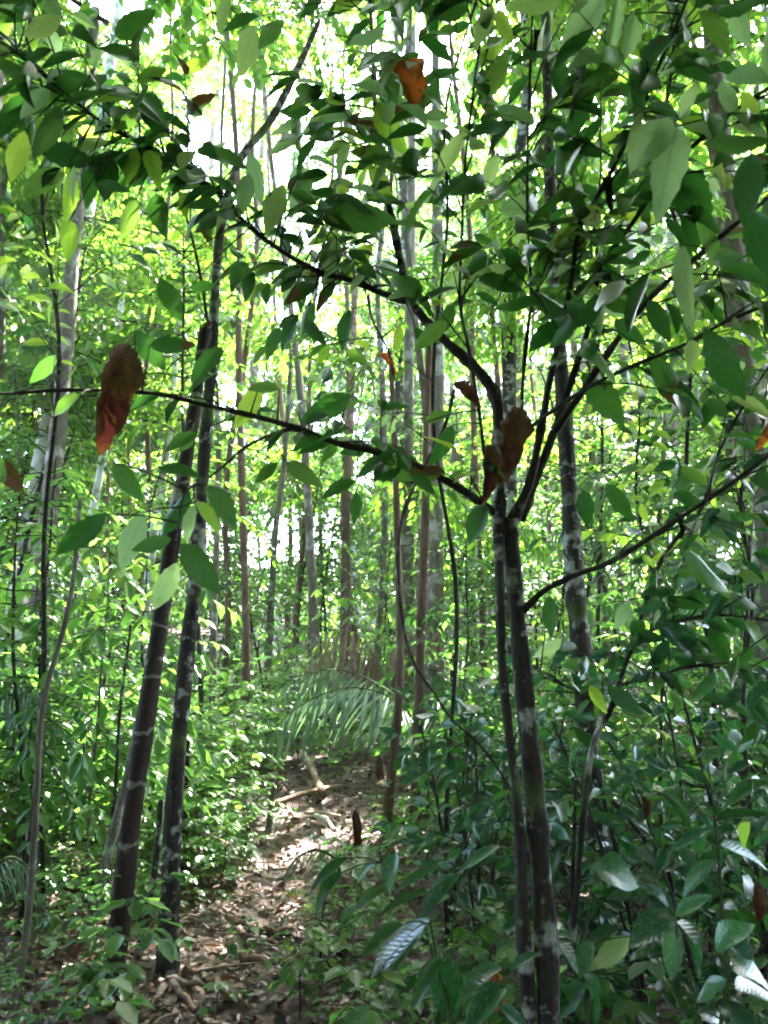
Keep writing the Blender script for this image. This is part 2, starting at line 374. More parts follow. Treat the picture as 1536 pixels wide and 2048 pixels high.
# ------------------------------------------------------------------ foliage prototypes
def spray_points(r, L, nb, leaf, droop=.25, flat=.5, lenf=1.0):
    """A bough: a limb with side twigs set with alternate leaves. Returns arrays and the twigs."""
    mb = MB(); Pn = []; D = []; N = []; Ls = []
    limb = [Vector((0, 0, 0))]; d = Vector((0, 1, .25)).normalized()
    for i in range(7):
        d = (d + Vector((r.uniform(-.18, .18), 0, r.uniform(-.12, .06) - droop * .15))).normalized(); limb.append(limb[-1] + d * L / 7)
    limb = spline(limb, 2)
    mb.tube(limb, [.007 * L, .005 * L, .002 * L], 4, cap=False)
    for b in range(nb):
        t = .12 + .88 * (b + r.random() * .6) / nb; i = min(len(limb) - 2, int(t * (len(limb) - 1)))
        p = limb[i]; ax = (limb[i + 1] - limb[i]).normalized()
        side = 1 if b % 2 else -1
        out_ = Vector((side * r.uniform(.6, 1.2), r.uniform(.1, .8), r.uniform(-flat, flat)))
        dd = (out_ + ax * .3).normalized(); ln = L * r.uniform(.25, .5) * (1.1 - .6 * t) * lenf
        n = max(3, int(ln / (leaf * .42))); pts = [p]
        for k in range(n):
            dd = (dd + Vector((r.uniform(-.12, .12), r.uniform(-.08, .14), r.uniform(-.10, .05) - droop * .1))).normalized()
            pts.append(pts[-1] + dd * ln / n)
            sd = dd.cross(Vector((0, 0, 1))).normalized() * (1 if k % 2 else -1)
            for q in range(2 if k > n * .5 and r.random() < .4 else 1):
                ld_ = (sd * r.uniform(.5, 1.0) * (1 - 2 * q) + dd * r.uniform(.3, .9) + Vector((r.uniform(-.2, .2), r.uniform(-.2, .2), r.uniform(-.7, .25) - droop))).normalized()
                Pn.append(pts[-1]); D.append(ld_); N.append(Vector((r.uniform(-.5, .5), r.uniform(-.5, .5), 1)))
                Ls.append(leaf * r.uniform(.55, 1.25))
        mb.tube(pts, [.003 * L, .0012 * L], 3, cap=False)
    f = lambda a: np.array([tuple(v) for v in a])
    return f(Pn), f(D), f(N), np.array(Ls), mb
def bough_mesh(i, L, nb, leaf, mat, droop=.25, flat=.5, wf=1.0, name='bough'):
    r = random.Random(100 + i); a, b, c, l, mb = spray_points(r, L, nb, leaf, droop, flat)
    return leaves_mesh(name, a, b, c, l, np.full(len(l), wf), [mat, M['twig']], extra=mb)
BOUGH = [bough_mesh(i, 2.2, 30, lf, M['canopy'], droop=dr, flat=fl, wf=1.15) for i, (lf, dr, fl) in enumerate([(.10, .25, .5), (.12, .35, .6), (.085, .15, .4), (.14, .5, .7), (.11, .3, .9), (.095, .4, .5)])]
BOUGH_F = [bough_mesh(20 + i, 3.6, 44, lf, M['canopy'], droop=.3, flat=.8, wf=1.3) for i, lf in enumerate([.16, .19, .15, .18])]
def plant_mesh(seed, H, nb, leaf, bl, mat, droop=.3, wf=1.0, start=.25, stemr=.008, stem=False):
    """The foliage of an understorey sapling round a stem of height H."""
    r = random.Random(seed); mb = MB(); Pn = []; D = []; N = []; Ls = []
    st = [Vector((0, 0, 0))]; d = Vector((0, 0, 1))
    for i in range(8): d = (d + Vector((r.uniform(-.1, .1), r.uniform(-.1, .1), .1))).normalized(); st.append(st[-1] + d * H / 8)
    sp_ = spline(st, 3)
    an = r.random() * 6
    for b in range(nb):
        t = start + (1 - start) * (b + .5) / nb; an += 2.4 + r.uniform(-.4, .4); p = sp_[min(len(sp_) - 1, int(t * (len(sp_) - 1)))]
        dd = Vector((math.cos(an), math.sin(an), r.uniform(-.1, .7))).normalized(); ln = bl * r.uniform(.6, 1.2) * (1.15 - .6 * t)
        n = max(2, int(ln / (leaf * .45))); pts = [p]
        for k in range(n):
            dd = (dd + Vector((r.uniform(-.1, .1), r.uniform(-.1, .1), -.12 * droop - .03))).normalized(); pts.append(pts[-1] + dd * ln / n)
            sd = dd.cross(Vector((0, 0, 1))).normalized() * (1 if k % 2 else -1)
            Pn.append(pts[-1]); D.append((sd * r.uniform(.6, 1) + dd * r.uniform(.4, .9) + Vector((0, 0, -droop * r.uniform(.2, 1.6)))).normalized())
            N.append(Vector((r.uniform(-.35, .35), r.uniform(-.35, .35), 1))); Ls.append(leaf * r.uniform(.65, 1.2))
        Pn.append(pts[-1]); D.append(dd + Vector((0, 0, -droop))); N.append(Vector((0, 0, 1))); Ls.append(leaf)
        mb.tube(pts, [stemr * .45, stemr * .2], 3, cap=False)
    f = lambda a: np.array([tuple(v) for v in a])
    me = leaves_mesh('foliage', f(Pn), f(D), f(N), np.array(Ls), np.full(len(Ls), wf), [mat, M['twig']], extra=mb)
    sm = MB(); sm.tube(sp_, [stemr, stemr * .8, stemr * .35], 6, rough=.08); ms = sm.mesh('stem', M['barkgrey'] if seed % 2 else M['twig'])
    return ms, me
SAP = [plant_mesh(31, 1.6, 22, .085, .55, M['under'], stemr=.009), plant_mesh(32, 2.4, 30, .10, .7, M['under'], stemr=.012), plant_mesh(33, 1.1, 18, .07, .45, M['under'], droop=.15),
       plant_mesh(34, 3.2, 34, .11, .8, M['under'], start=.35, stemr=.015), plant_mesh(35, 2.0, 24, .13, .6, M['under'], droop=.6, wf=.8), plant_mesh(36, 4.2, 38, .10, .95, M['under'], start=.4, stemr=.02),
       plant_mesh(37, 1.4, 14, .16, .5, M['under'], droop=.5, wf=.9), plant_mesh(38, 5.5, 44, .11, 1.1, M['canopy'], start=.4, stemr=.024)]
SEED = [plant_mesh(51, .35, 6, .07, .14, M['under'], start=.3, stemr=.003, wf=1.35), plant_mesh(52, .5, 8, .09, .18, M['under'], start=.4, stemr=.004, droop=.5, wf=1.35),
        plant_mesh(53, .22, 5, .06, .10, M['under'], start=.3, stemr=.003, wf=1.35), plant_mesh(54, .6, 12, .045, .25, M['under'], start=.2, stemr=.004, wf=1.35)]

# ------------------------------------------------------------------ placed trunks
def trunk_thing(name, pts, radii, mat, label, cat='tree', group=None, sides=10, rough=.06, extra=None, seg=5):
    """A tree from its outline in the photograph: pts = (px, py, distance); the foot goes down to the ground."""
    q = [P(*p) for p in pts]; g = q[0].copy(); gz = hgt(g.x, g.y)
    if g.z > gz + .02:
        d = (q[0] - q[1]); d = d / max(.05, -d.z) if d.z < 0 else Vector((0, 0, -1)); dl = g.z - gz + .05
        q.insert(0, Vector((g.x + d.x * dl * .6, g.y, gz - .05))); radii = [radii[0] * 1.12] + list(radii)
    base = Vector((q[0].x, q[0].y, hgt(q[0].x, q[0].y)))
    root = empty(name, base, label, cat, group)
    s = spline(q, seg)
    mb = MB(); mb.tube([v - base for v in s], radii, sides, rough=rough); mb.build('trunk', mat, root)
    return root, s, base
def add_boughs(root, base, pts, meshes, mn, size=1.0, avoid=True, spread=.5):
    """Boughs with their leaves round given world points."""
    for p in pts:
        a = rnd.uniform(0, 6.28); L = 2.2 if meshes is BOUGH else 3.6
        mid = p + Vector((-math.sin(a), math.cos(a), .05)) * L * .5 * size
        bad = False
        for f in (0, .3, .6, 1.0):
            q = p + Vector((-math.sin(a), math.cos(a), -.1)) * L * f * size; qx, qy, qd = pix(q)
            if .2 < q.y < 9 and qd > 0 and -500 < qx < 2036 and qy > -260 and (q - Vector((0, 0, 1.5))).length < 9: bad = True
        if bad and root.get('group') in ('trees roofing the near ground', 'trees behind the photographer'): continue
        if avoid and gap_depth(mid, .165 * L * size * FPX / max(3, mid.y)) < 1.0 and (p.y < 9 or rnd.random() < .84): continue
        g = p - sv * ((p.z - .8) / sv.z)         # where this bough would throw its shade
        if p.z > 2.6 and -4.5 < g.x < 4.2 and 4.4 < g.y < 19 and rnd.random() < .90: continue
        if p.z > 3.5 and g.y >= 19 and rnd.random() < .45: continue
        o = child('bough', rnd.choice(meshes), root)
        o.location = p - base; s = size * rnd.uniform(.8, 1.25)
        o.rotation_euler = (rnd.uniform(-.35, .25), rnd.uniform(-.4, .4), a); o.scale = (s, s, s)

t1, s1, b1 = trunk_thing('slender_tree', [(215, 2090, 3.6), (232, 1930, 3.62), (262, 1650, 3.7), (298, 1400, 3.75), (330, 1180, 3.8), (365, 960, 3.85), (392, 800, 3.9), (404, 700, 3.92), (412, 660, 3.92)],
                         [.046, .043, .042, .041, .038, .035, .032, .029, .027, .036], M['barkred'], 'dark reddish leaning trunk with pale rings and a broken top, nearest on the left')
t2, s2, b2 = trunk_thing('slender_tree', [(335, 1975, 4.05), (340, 1800, 4.1), (352, 1560, 4.12), (372, 1330, 4.15), (392, 1150, 4.2), (402, 1000, 4.25), (413, 850, 4.3), (425, 700, 4.35), (432, 560, 4.4), (446, 430, 4.45), (480, 320, 4.5), (535, 250, 4.6), (575, 180, 4.7), (610, 105, 4.8), (640, 40, 4.9)],
                         [.060, .047, .044, .042, .040, .038, .036, .032, .029, .027, .025, .024, .025, .024, .021, .018], M['bark'], 'black mossy trunk with white lichen patches beside the trail, bending right near its top')
t3, s3, b3 = trunk_thing('slender_tree', [(1215, 1975, 4.1), (1205, 1800, 4.15), (1188, 1600, 4.2), (1168, 1350, 4.3), (1150, 1170, 4.35), (1140, 1000, 4.4), (1128, 820, 4.45), (1116, 640, 4.5), (1105, 470, 4.55), (1098, 300, 4.6), (1092, 60, 4.7), (1088, -150, 4.8)],
                         [.080, .066, .060, .056, .052, .050, .047, .043, .038, .035, .032, .029, .026], M['bark'], 'dark trunk with white lichen patches just behind the forked sapling')
t4, s4, b4 = trunk_thing('forest_tree', [(18, 1620, 7.6), (40, 1430, 7.7), (62, 1300, 7.8), (88, 1100, 7.9), (104, 960, 8.0), (122, 800, 8.1), (136, 640, 8.2), (148, 480, 8.3), (170, 250, 8.5), (190, 20, 8.7)],
                         [.12, .10, .095, .09, .085, .08, .075, .07, .065, .06], M['barkgrey'], 'thick grey trunk in front of the white barked tree at the left edge')
t5, s5, b5 = trunk_thing('forest_tree', [(20, 1300, 9.6), (52, 1100, 9.8), (88, 900, 10), (118, 740, 10.2), (148, 580, 10.4), (172, 440, 10.6), (200, 260, 10.9), (232, 60, 11.3), (250, -100, 11.6)],
                         [.115, .11, .105, .10, .095, .09, .08, .075, .07], M['barkpale'], 'bright white barked trunk catching the light at the left')
thin = [([(150, 1975, 4.3), (192, 1800, 4.35), (234, 1637, 4.4), (267, 1500, 4.45), (296, 1340, 4.5), (340, 1150, 4.6), (372, 980, 4.7), (395, 800, 4.8)], .022, 'barkgrey', 'thin grey leaning stem close behind the reddish trunk'),
        ([(18, 2060, 3.3), (49, 1890, 3.35), (65, 1728, 3.4), (75, 1565, 3.45), (88, 1400, 3.5), (140, 1200, 3.55), (160, 1000, 3.6)], .014, 'barkgrey', 'whip thin sapling stem crossing the far left foreground'),
        ([(255, 1990, 4.1), (290, 1850, 4.2), (312, 1720, 4.2), (322, 1600, 4.2)], .018, 'bark', 'short dark stem between the two nearest left trunks'),
        ([(190, 1840, 5), (215, 1700, 5), (232, 1560, 5), (240, 1420, 5), (262, 1250, 5)], .012, 'bark', 'thin black stem left of the reddish trunk'),
        ([(534, 1690, 7.2), (542, 1610, 7.2), (552, 1540, 7.2)], .024, 'barkgrey', 'short mossy stake standing beside the trail'),
        ([(768, 1705, 6), (782, 1560, 6), (798, 1400, 6), (800, 1250, 6.1), (795, 1080, 6.2), (790, 900, 6.3), (780, 700, 6.4)], .032, 'barkbrown', 'dark brown stem right of the green palm frond'),
        ([(822, 1720, 7), (832, 1560, 7), (838, 1400, 7), (842, 1230, 7), (850, 1050, 7), (852, 880, 7.1), (860, 640, 7.2)], .045, 'barkbrown', 'pinkish brown trunk behind the dark brown stem'),
        ([(930, 1800, 5), (932, 1650, 5), (936, 1500, 5)], .010, 'bark', 'thin dark shoot left of the forked sapling'),
        ([(690, 1300, 13), (692, 1150, 13), (693, 1000, 13), (700, 850, 13.2), (706, 700, 13.4), (712, 500, 13.8)], .075, 'barkbrown', 'reddish brown trunk standing behind the dead palm fronds'),
        ([(150, 1200, 12), (190, 1000, 12), (222, 820, 12), (240, 640, 12), (262, 400, 12.3), (280, 150, 12.6)], .06, 'barkpale', 'pale trunk between the white tree and the reddish trunk'),
        ([(300, 1130, 11), (318, 1000, 11), (338, 860, 11), (352, 700, 11), (366, 520, 11.2)], .055, 'barkpale', 'slim tan trunk with moss left of the broken top'),
        ([(545, 1150, 12), (552, 1050, 12), (566, 950, 12), (576, 820, 12), (585, 660, 12)], .045, 'barkgrey', 'slim grey trunk behind the long low branch'),
        ([(1290, 1300, 9), (1300, 1150, 9), (1322, 1000, 9), (1330, 820, 9)], .035, 'barkgrey', 'slim grey trunk beyond the leafy right side'),
        ([(1508, 1300, 7.5), (1512, 1150, 7.5), (1520, 980, 7.6), (1530, 700, 7.8)], .055, 'barkpale', 'pale tan trunk at the right edge'),
        ([(1486, 1480, 5.6), (1490, 1300, 5.6), (1498, 1150, 5.6), (1500, 1050, 5.6)], .016, 'bark', 'black stem before the pale tan trunk on the right'),
        ([(615, 980, 11), (600, 780, 11.2), (575, 560, 11.4), (540, 300, 11.8), (520, 60, 12)], .05, 'barkgrey', 'grey trunk rising into the bright gap'),
        ([(872, 1000, 10), (875, 600, 10.5), (873, 300, 11), (870, 60, 11.4), (868, -100, 11.6)], .085, 'barkgrey', 'pale grey trunk near the top behind the orange leaf'),
        ([(818, 700, 12), (824, 300, 12.5), (826, 100, 13), (826, -80, 13)], .07, 'barkgrey', 'narrow grey trunk against the top centre sky')]
bare_tops = {'broken', 'stake'}
CANOPY_TREES = [(t2, s2, b2, 4), (t3, s3, b3, 8), (t4, s4, b4, 10), (t5, s5, b5, 12)]
for pts, r_, mt, lab in thin:
    n = len(pts); rr_ = [r_ * (1.15 - .5 * i / (n - 1)) for i in range(n)]
    o_, s_, b_ = trunk_thing('thin_tree' if r_ < .04 else 'forest_tree', pts, rr_, M[mt], lab, sides=8)
    if s_[-1].z > 3.5: CANOPY_TREES.append((o_, s_, b_, 6))
for root, s, base, nb in CANOPY_TREES:
    top = s[-1]; pts = []
    for k in range(nb):
        v = s[int(len(s) * rnd.uniform(.72, .999))]
        pts.append(v + Vector((rnd.uniform(-.8, .8), rnd.uniform(-.1, 1.2), rnd.uniform(-.4, .8))))
    add_boughs(root, base, pts, BOUGH, nb, .8)

# ------------------------------------------------------------------ trees of the wood behind
BARKS = [M['barkgrey'], M['barkgrey'], M['barkbrown'], M['barkgrey'], M['bark']]
TRK = []
for i in range(8):
    r = random.Random(200 + i); pts = [Vector((0, 0, -.2))]
    for k in range(9): pts.append(pts[-1] + Vector((r.uniform(-.16, .16), r.uniform(-.16, .16), 1.6)))
    mb = MB(); sp_ = spline(pts, 3); mb.tube(sp_, [1.25, 1.0, .95, .88, .8, .72, .62, .5, .4, .28], 8, rough=.05)
    mb.v = [Vector(v) for v in mb.v]
    TRK.append((sp_, i))
def trunk_proto(i, rad):
    pts = [v.copy() for v in TRK[i][0]]
    mb = MB(); mb.tube(pts, [rad * f for f in (1.25, 1.0, .95, .88, .8, .72, .62, .5, .4, .28)], 8, rough=.06)
    return mb.mesh('trunk', BARKS[i % 5])
TRM = [trunk_proto(i, [.07, .09, .055, .11, .075, .045, .13, .04][i]) for i in range(8)]
def wood_tree(x, y, i, meshes, nb, lo, hi, spread, size, label, group, s=1.0):
    z = hgt(x, min(60, y)); b = Vector((x, y, z)); root = empty('forest_tree', b, label, 'tree', group)
    tr = child('trunk', TRM[i], root); tr.scale = (s, s, s); tr.rotation_euler = (rnd.uniform(-.06, .06), rnd.uniform(-.06, .06), rnd.uniform(0, 6.28))
    pts = []
    for k in range(nb):
        h = rnd.uniform(lo, hi); a = rnd.uniform(0, 6.28); rr_ = spread * math.sqrt(rnd.random())
        pts.append(b + Vector((math.cos(a) * rr_, math.sin(a) * rr_, h)))
    add_boughs(root, b, pts, meshes, nb, size)
    return root
BANDS = [('tall slim tree standing in the wood just behind the thicket', 'slim trees of the near wood'),
         ('leafy tree farther back in the wood', 'leafy trees of the middle wood'),
         ('far tree closing the view at the back of the wood', 'far trees at the back of the wood')]
placed = []
def far_enough(x, y, d):
    for a, b in placed:
        if math.hypot(a - x, b - y) < d: return False
    placed.append((x, y)); return True
n = 0
while n < 30:
    y = rnd.uniform(8.5, 16); x = rnd.uniform(-.62, .62) * y
    if abs(x + .6) < .8 and y < 11 or not far_enough(x, y, 1.0): continue
    wood_tree(x, y, rnd.choice([0, 2, 5, 7, 4, 5, 7]), BOUGH, 15, 3.6, 13, 1.7, 1.0, *BANDS[0], s=rnd.uniform(.8, 1.2)); n += 1
n = 0
while n < 34:
    y = rnd.uniform(16, 28); x = rnd.uniform(-.62, .62) * y
    if not far_enough(x, y, 1.4): continue
    wood_tree(x, y, rnd.randrange(8), BOUGH_F, 14, 1.5, 19, 2.6, 1.0, *BANDS[1], s=rnd.uniform(.9, 1.3)); n += 1
n = 0
while n < 46:
    y = rnd.uniform(28, 50); x = rnd.uniform(-.66, .66) * y
    if not far_enough(x, y, 2): continue
    wood_tree(x, y, rnd.randrange(8), BOUGH_F, 17, .5, 27, 4.0, 1.5, *BANDS[2], s=rnd.uniform(1.4, 2.0)); n += 1
# the canopy over and behind the photographer: unseen trees added to shade the foreground
SHADE = ('tree of the wood whose crown roofs the near ground', 'trees roofing the near ground')
for (x, y) in [(-4.5, 1), (4.2, .5), (-6, -5), (5.5, -5), (0.5, -4), (-3.2, 5.8), (5.2, 4.6), (8, 1.5), (-8, 3), (3.4, 7.4), (-7, 8), (7.5, 8.2), (0, -9)]:
    wood_tree(x, y, rnd.choice([1, 3, 4]), BOUGH_F, 15, 5.5, 13, 3.2, 1.2, *SHADE, s=1.1)
for sx in (-1, 1):
    for tx, ty in ((4.6, 3.2),):
        b = Vector((sx * tx, ty, hgt(sx * tx, ty))); root = empty('forest_tree', b, SHADE[0], 'tree', SHADE[1])
        tr = child('trunk', TRM[3], root); tr.scale = (1.2, 1.2, 1.0); pts = []
        for k in range(13): pts.append(Vector((sx * rnd.uniform(-.2, tx), ty + rnd.uniform(-.9, .9), 1.5 + max(5.2, ty * 1.15 + .6) + rnd.uniform(0, 3.2))))
        add_boughs(root, b, pts, BOUGH_F, 0, .8, avoid=False)
for k in range(15):
    a = R(160 + 220 * k / 14); q = rnd.uniform(5.5, 8.5)
    wood_tree(math.cos(a) * q, math.sin(a) * q, rnd.choice([1, 3, 4]), BOUGH_F, 13, .8, 9, 2.0, 1.1, 'leafy tree of the thicket behind the photographer', 'trees behind the photographer', s=1.0)

# ------------------------------------------------------------------ understorey
UND = [('leafy green sapling in the thicket beyond the trail', 'saplings of the thicket'), ('leafy sapling low in the near undergrowth', 'saplings of the near undergrowth')]
def sapling(x, y, k, label, group, s=1.0):
    b = Vector((x, y, hgt(x, min(60, y)))); root = empty('sapling', b, label, 'sapling', group, rnd.uniform(0, 6.28)); root.scale = (s, s, s)
    ms, mf = SAP[k]; child('stem', ms, root); child('foliage', mf, root)
    return root
def clear_view(x, y, h):
    """True where a plant of height h keeps the trail and the near trunks in view."""
    if trail_d(x, y) < 1.5 and y < 10.5: return False
    px, py, d = pix((x, y, hgt(x, y) + h * .6))
    if y < 7 and 330 < px < 760: return False
    if y < 9.6 and 500 < px < 870: return False
    return True
n = 0; tries = 0
while n < 225 and tries < 5000:
    tries += 1
    y = 5.2 + 13 * rnd.random() ** 1.25; x = rnd.uniform(-.6, .6) * y
    k = rnd.choice([0, 1, 2, 3, 4, 5, 6, 7] if y > 8 else [0, 1, 2, 4, 6]); H = [1.6, 2.4, 1.1, 3.2, 2, 4.2, 1.4, 5.5][k]
    if not clear_view(x, y, H): continue
    if x > .3 and y < 7.0 and H > 2.1: continue
    if gap_depth(Vector((x, y, hgt(x, y) + H)), 20) < 1: continue
    sapling(x, y, k, *UND[0], s=rnd.uniform(.8, 1.2)); n += 1
n = 0
while n < 20:                                       # tall saplings that screen the trunks beyond the trail's end
    y = rnd.uniform(11, 18); x = rnd.uniform(-.22, .14) * y
    sapling(x, y, rnd.choice([3, 5, 7, 7, 5]), *UND[0], s=rnd.uniform(.9, 1.25)); n += 1
# low seedlings: ground cover nobody would count
def stuff_scatter(name, metas, n, region, smin, smax, mat, label=None):
    """Copies of small plants joined into one mesh."""
    Vs, Fs, Ts = [], [], []; off = 0; cache = []
    for ms, mf in metas:
        V = np.empty(len(mf.vertices) * 3, np.float32); mf.vertices.foreach_get('co', V); F = np.empty(len(mf.loops), np.int32); mf.loops.foreach_get('vertex_index', F)
        cache.append((V.reshape(-1, 3), F.reshape(-1, 4)))
    k = 0; tr_ = 0
    while k < n and tr_ < n * 20:
        tr_ += 1; x, y = region()
        if trail_d(x, y) < rnd.uniform(.75, 1.25) and y < 10.5: continue
        if y < 8.6 and 500 < pix((x, y, hgt(x, y) + .5))[0] < 900 and smax > 1.5: continue
        V, F = cache[rnd.randrange(len(cache))]; a = rnd.uniform(0, 6.28); s = rnd.uniform(smin, smax); c, sn = math.cos(a) * s, math.sin(a) * s
        W = np.stack([V[:, 0] * c - V[:, 1] * sn + x, V[:, 0] * sn + V[:, 1] * c + y, V[:, 2] * s + hgt(x, y)], 1)
        Vs.append(W); Fs.append(F + off); Ts.append(np.repeat(rng.random((len(F) + 1) // 2), 2)[:len(F)]); off += len(V); k += 1
    me = np_mesh(name, np.concatenate(Vs), np.concatenate(Fs), np.concatenate(Ts), [mat]); o = bpy.data.objects.new(name, me); COL.objects.link(o)
    o['kind'] = 'stuff'; o['label'] = label; return o
def reg_near(): y = rnd.uniform(2.6, 7.5); return rnd.uniform(-.62, .62) * y, y
def reg_far(): y = rnd.uniform(5.6, 20); return rnd.uniform(-.62, .62) * y, y
stuff_scatter('ground_cover', SEED, 360, reg_near, .5, 1.15, M['under'], 'low green seedlings over the forest floor beside the trail')
stuff_scatter('undergrowth', SEED, 1500, reg_far, .9, 1.9, M['under'], 'dense low green undergrowth beyond the trail')

# ------------------------------------------------------------------ leaf litter and sticks
fl = [leaf_grid(6, .46, fold=f, bend=b, wave=wv, seed=s) for s, (f, b, wv) in enumerate([(.25, .25, .03), (-.2, -.3, .05), (.35, .1, .04), (.1, .5, .06)])]
FLM = [np_mesh('fallen_leaf', V, F, np.zeros(len(F)), [M['litter']], UV) for V, F, UV in fl]
for i in range(290):
    y = rnd.uniform(2.9, 5.4); x = rnd.uniform(-.5, .5) * y
    if i < 190: k = rnd.randrange(0, len(TS)); x = TS[k].x + rnd.uniform(-.6, .6); y = TS[k].y + rnd.uniform(-.2, .2)
    if y < 2.6: y = 2.9 + rnd.random()
    o = child('fallen_leaf', rnd.choice(FLM), ground); s = rnd.uniform(.05, .11)
    o.location = (x, y, hgt(x, y) + .012 - .04 * smooth(1.3 - trail_d(x, y))); o.scale = (s * rnd.uniform(.8, 1.3), s, s)
    o.rotation_euler = (rnd.uniform(-.25, .25), rnd.uniform(-.5, .5), rnd.uniform(0, 6.28))
nl = 52000
Y = 2.5 + 13 * rng.random(nl) ** 1.7; X = (rng.random(nl) * 1.24 - .62) * Y
keep = np.array([trail_d(a, b) > .8 or rng.random() < .85 for a, b in zip(X, Y)]); X, Y = X[keep], Y[keep]; nl = len(X)
Z = np.array([hgt(a, b) - (.05 * smooth(1.3 - trail_d(a, b))) for a, b in zip(X, Y)]) + rng.random(nl) * .03
D = np.stack([rng.normal(size=nl), rng.normal(size=nl), rng.normal(size=nl) * .3], 1); N = np.stack([rng.normal(size=nl) * .35, rng.normal(size=nl) * .35, np.ones(nl)], 1)
me = leaves_mesh('leaf_litter', np.stack([X, Y, Z], 1), D, N, rng.uniform(.02, .085, nl) * rng.uniform(.6, 1, nl), rng.uniform(.8, 1.5, nl), [M['litter']])
o = bpy.data.objects.new('leaf_litter', me); COL.objects.link(o); tag(o, 'brown and tan dead leaves carpeting the forest floor', kind='stuff')
def stick(name, pts, rad, mat, label, cat='stick', group=None):
    s = spline([Vector(p) for p in pts], 4); mb = MB(); mb.tube([v - s[0] for v in s], rad, 7, rough=.15); o = mb.build(name, mat, None, Vector((0, 0, 0))); o.location = s[0]
    tag(o, label, cat, group); return o
def gp(px, py, up=.02):
    p = on_ground(px, py); return p + Vector((0, 0, up))
stick('fallen_branch', [gp(548, 1622, .05), gp(600, 1605, .07), gp(650, 1590, .06), gp(690, 1580, .05)], [.025, .022, .016], M['deadwood'], 'long pale dead branch lying across the far trail')
stick('fallen_branch', [gp(604, 1552, .25), gp(625, 1575, .16), gp(645, 1598, .04)], [.03, .035, .04], M['deadwood'], 'short pale log slanting down beside the far trail')
stick('fallen_branch', [gp(630, 1638, .03), gp(652, 1652, .05), gp(668, 1668, .03)], [.018, .02, .015], M['barkpale'], 'whitish broken stick on the sunlit trail')
stick('fallen_branch', [gp(610, 1633, .03), gp(645, 1636, .04), gp(680, 1640, .03)], [.012, .014, .01], M['deadwood'], 'orange brown stick above the whitish stick on the trail')
stick('fallen_branch', [gp(1145, 1835, .25), gp(1180, 1820, .30), gp(1230, 1825, .28), gp(1285, 1832, .24)], [.012, .014, .01], M['straw'], 'tan dry branch lying behind the black sapling stems')
stick('fallen_branch', [gp(912, 1792, .2), gp(935, 1820, .12), gp(955, 1845, .05)], [.014, .016, .012], M['straw'], 'short tan broken stick left of the forked sapling')
for i in range(46):
    px = rnd.uniform(-20, 1540); py = rnd.uniform(1680, 2040)
    if i < 18: px = rnd.uniform(360, 620)
    p = gp(px, py, .015); a = rnd.uniform(0, 6.28); l = rnd.uniform(.12, .5); d = Vector((math.cos(a), math.sin(a) * .6, rnd.uniform(-.05, .15))) * l
    stick('twig', [p, p + d * .5 + Vector((rnd.uniform(-.03, .03), rnd.uniform(-.03, .03), 0)), p + d], [rnd.uniform(.004, .010), .005, .003], rnd.choice([M['deadwood'], M['twig'], M['straw']]), 'small dead twig lying on the leaf litter', 'twig', 'dead twigs on the forest floor')
# roots crossing the trail
for i, (a, b, c) in enumerate([((335, 1975), (420, 1985), (500, 2010)), ((345, 1985), (390, 2030), (420, 2060)), ((455, 1845), (530, 1868), (590, 1850)), ((480, 1925), (560, 1935), (620, 1905)), ((345, 1965), (420, 1945), (480, 1935)), ((330, 1985), (300, 2020), (250, 2040)), ((470, 1870), (520, 1890), (585, 1880))]):
    q = [gp(*a, up=.03), gp(*b, up=.02), gp(*c, up=-.01)]
    s = spline(q, 6); s = [v + Vector((0, 0, .012 * math.sin(k * 1.9 + i))) for k, v in enumerate(s)]
    mb = MB(); mb.tube([v - b2 for v in s], [.018, .013, .007], 7, rough=.15)
    mb.build('root', M['barkbrown'], t2)
# fallen rotten log at left
a, b = gp(95, 1748, .10), gp(186, 1800, .09)
lr = empty('fallen_log', a, 'rotten fallen log with a pale torn top lying at the left of the trail', 'log')
mb = MB(); mb.tube([v - a for v in spline([a, a.lerp(b, .4) + Vector((0, 0, .03)), b], 5)], [.10, .11, .10, .06], 12, rough=.14); mb.build('bark', M['bark'], lr)
mb = MB(); mb.tube([v - a + Vector((0, -.02, .085)) for v in spline([a.lerp(b, .1), a.lerp(b, .5), a.lerp(b, .95)], 5)], [.015, .035, .03, .01], 6, rough=.3); mb.build('torn_wood', M['straw'], lr)

# ------------------------------------------------------------------ big leaf meshes
def leafset(name, mat, specs, seg=13):
    out = []
    for s, (wd, fo, be, se, wa, sh) in enumerate(specs):
        V, F, UV = leaf_grid(seg, wd, fo, be, se, wa, seed=s + 3, shape=sh)
        out.append(np_mesh(name, V, F, np.zeros(len(F)), [mat], UV)); out[-1].shade_smooth()
    return out
SAPSPEC = [(.40, .10, .10, .055, .018, .85), (.38, .16, .26, .07, .025, .9), (.42, .05, -.10, .05, .030, .8), (.36, .22, .36, .06, .016, .85), (.44, .12, .15, .075, .028, .9), (.38, -.12, .42, .06, .03, .8), (.41, .03, .05, .05, .035, .95)]
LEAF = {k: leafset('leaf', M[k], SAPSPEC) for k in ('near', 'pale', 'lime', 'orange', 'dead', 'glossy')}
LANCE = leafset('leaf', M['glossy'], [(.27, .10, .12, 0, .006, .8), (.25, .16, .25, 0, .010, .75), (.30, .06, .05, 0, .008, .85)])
LANCE_N = leafset('leaf', M['near'], [(.24, .10, .15, 0, .006, .8), (.26, .16, .28, 0, .010, .75)])
BROAD = leafset('leaf', M['glossy'], [(.50, .10, .12, .01, .03, .8), (.54, .12, .25, .01, .04, .85), (.46, .08, .1, .01, .02, .9)])
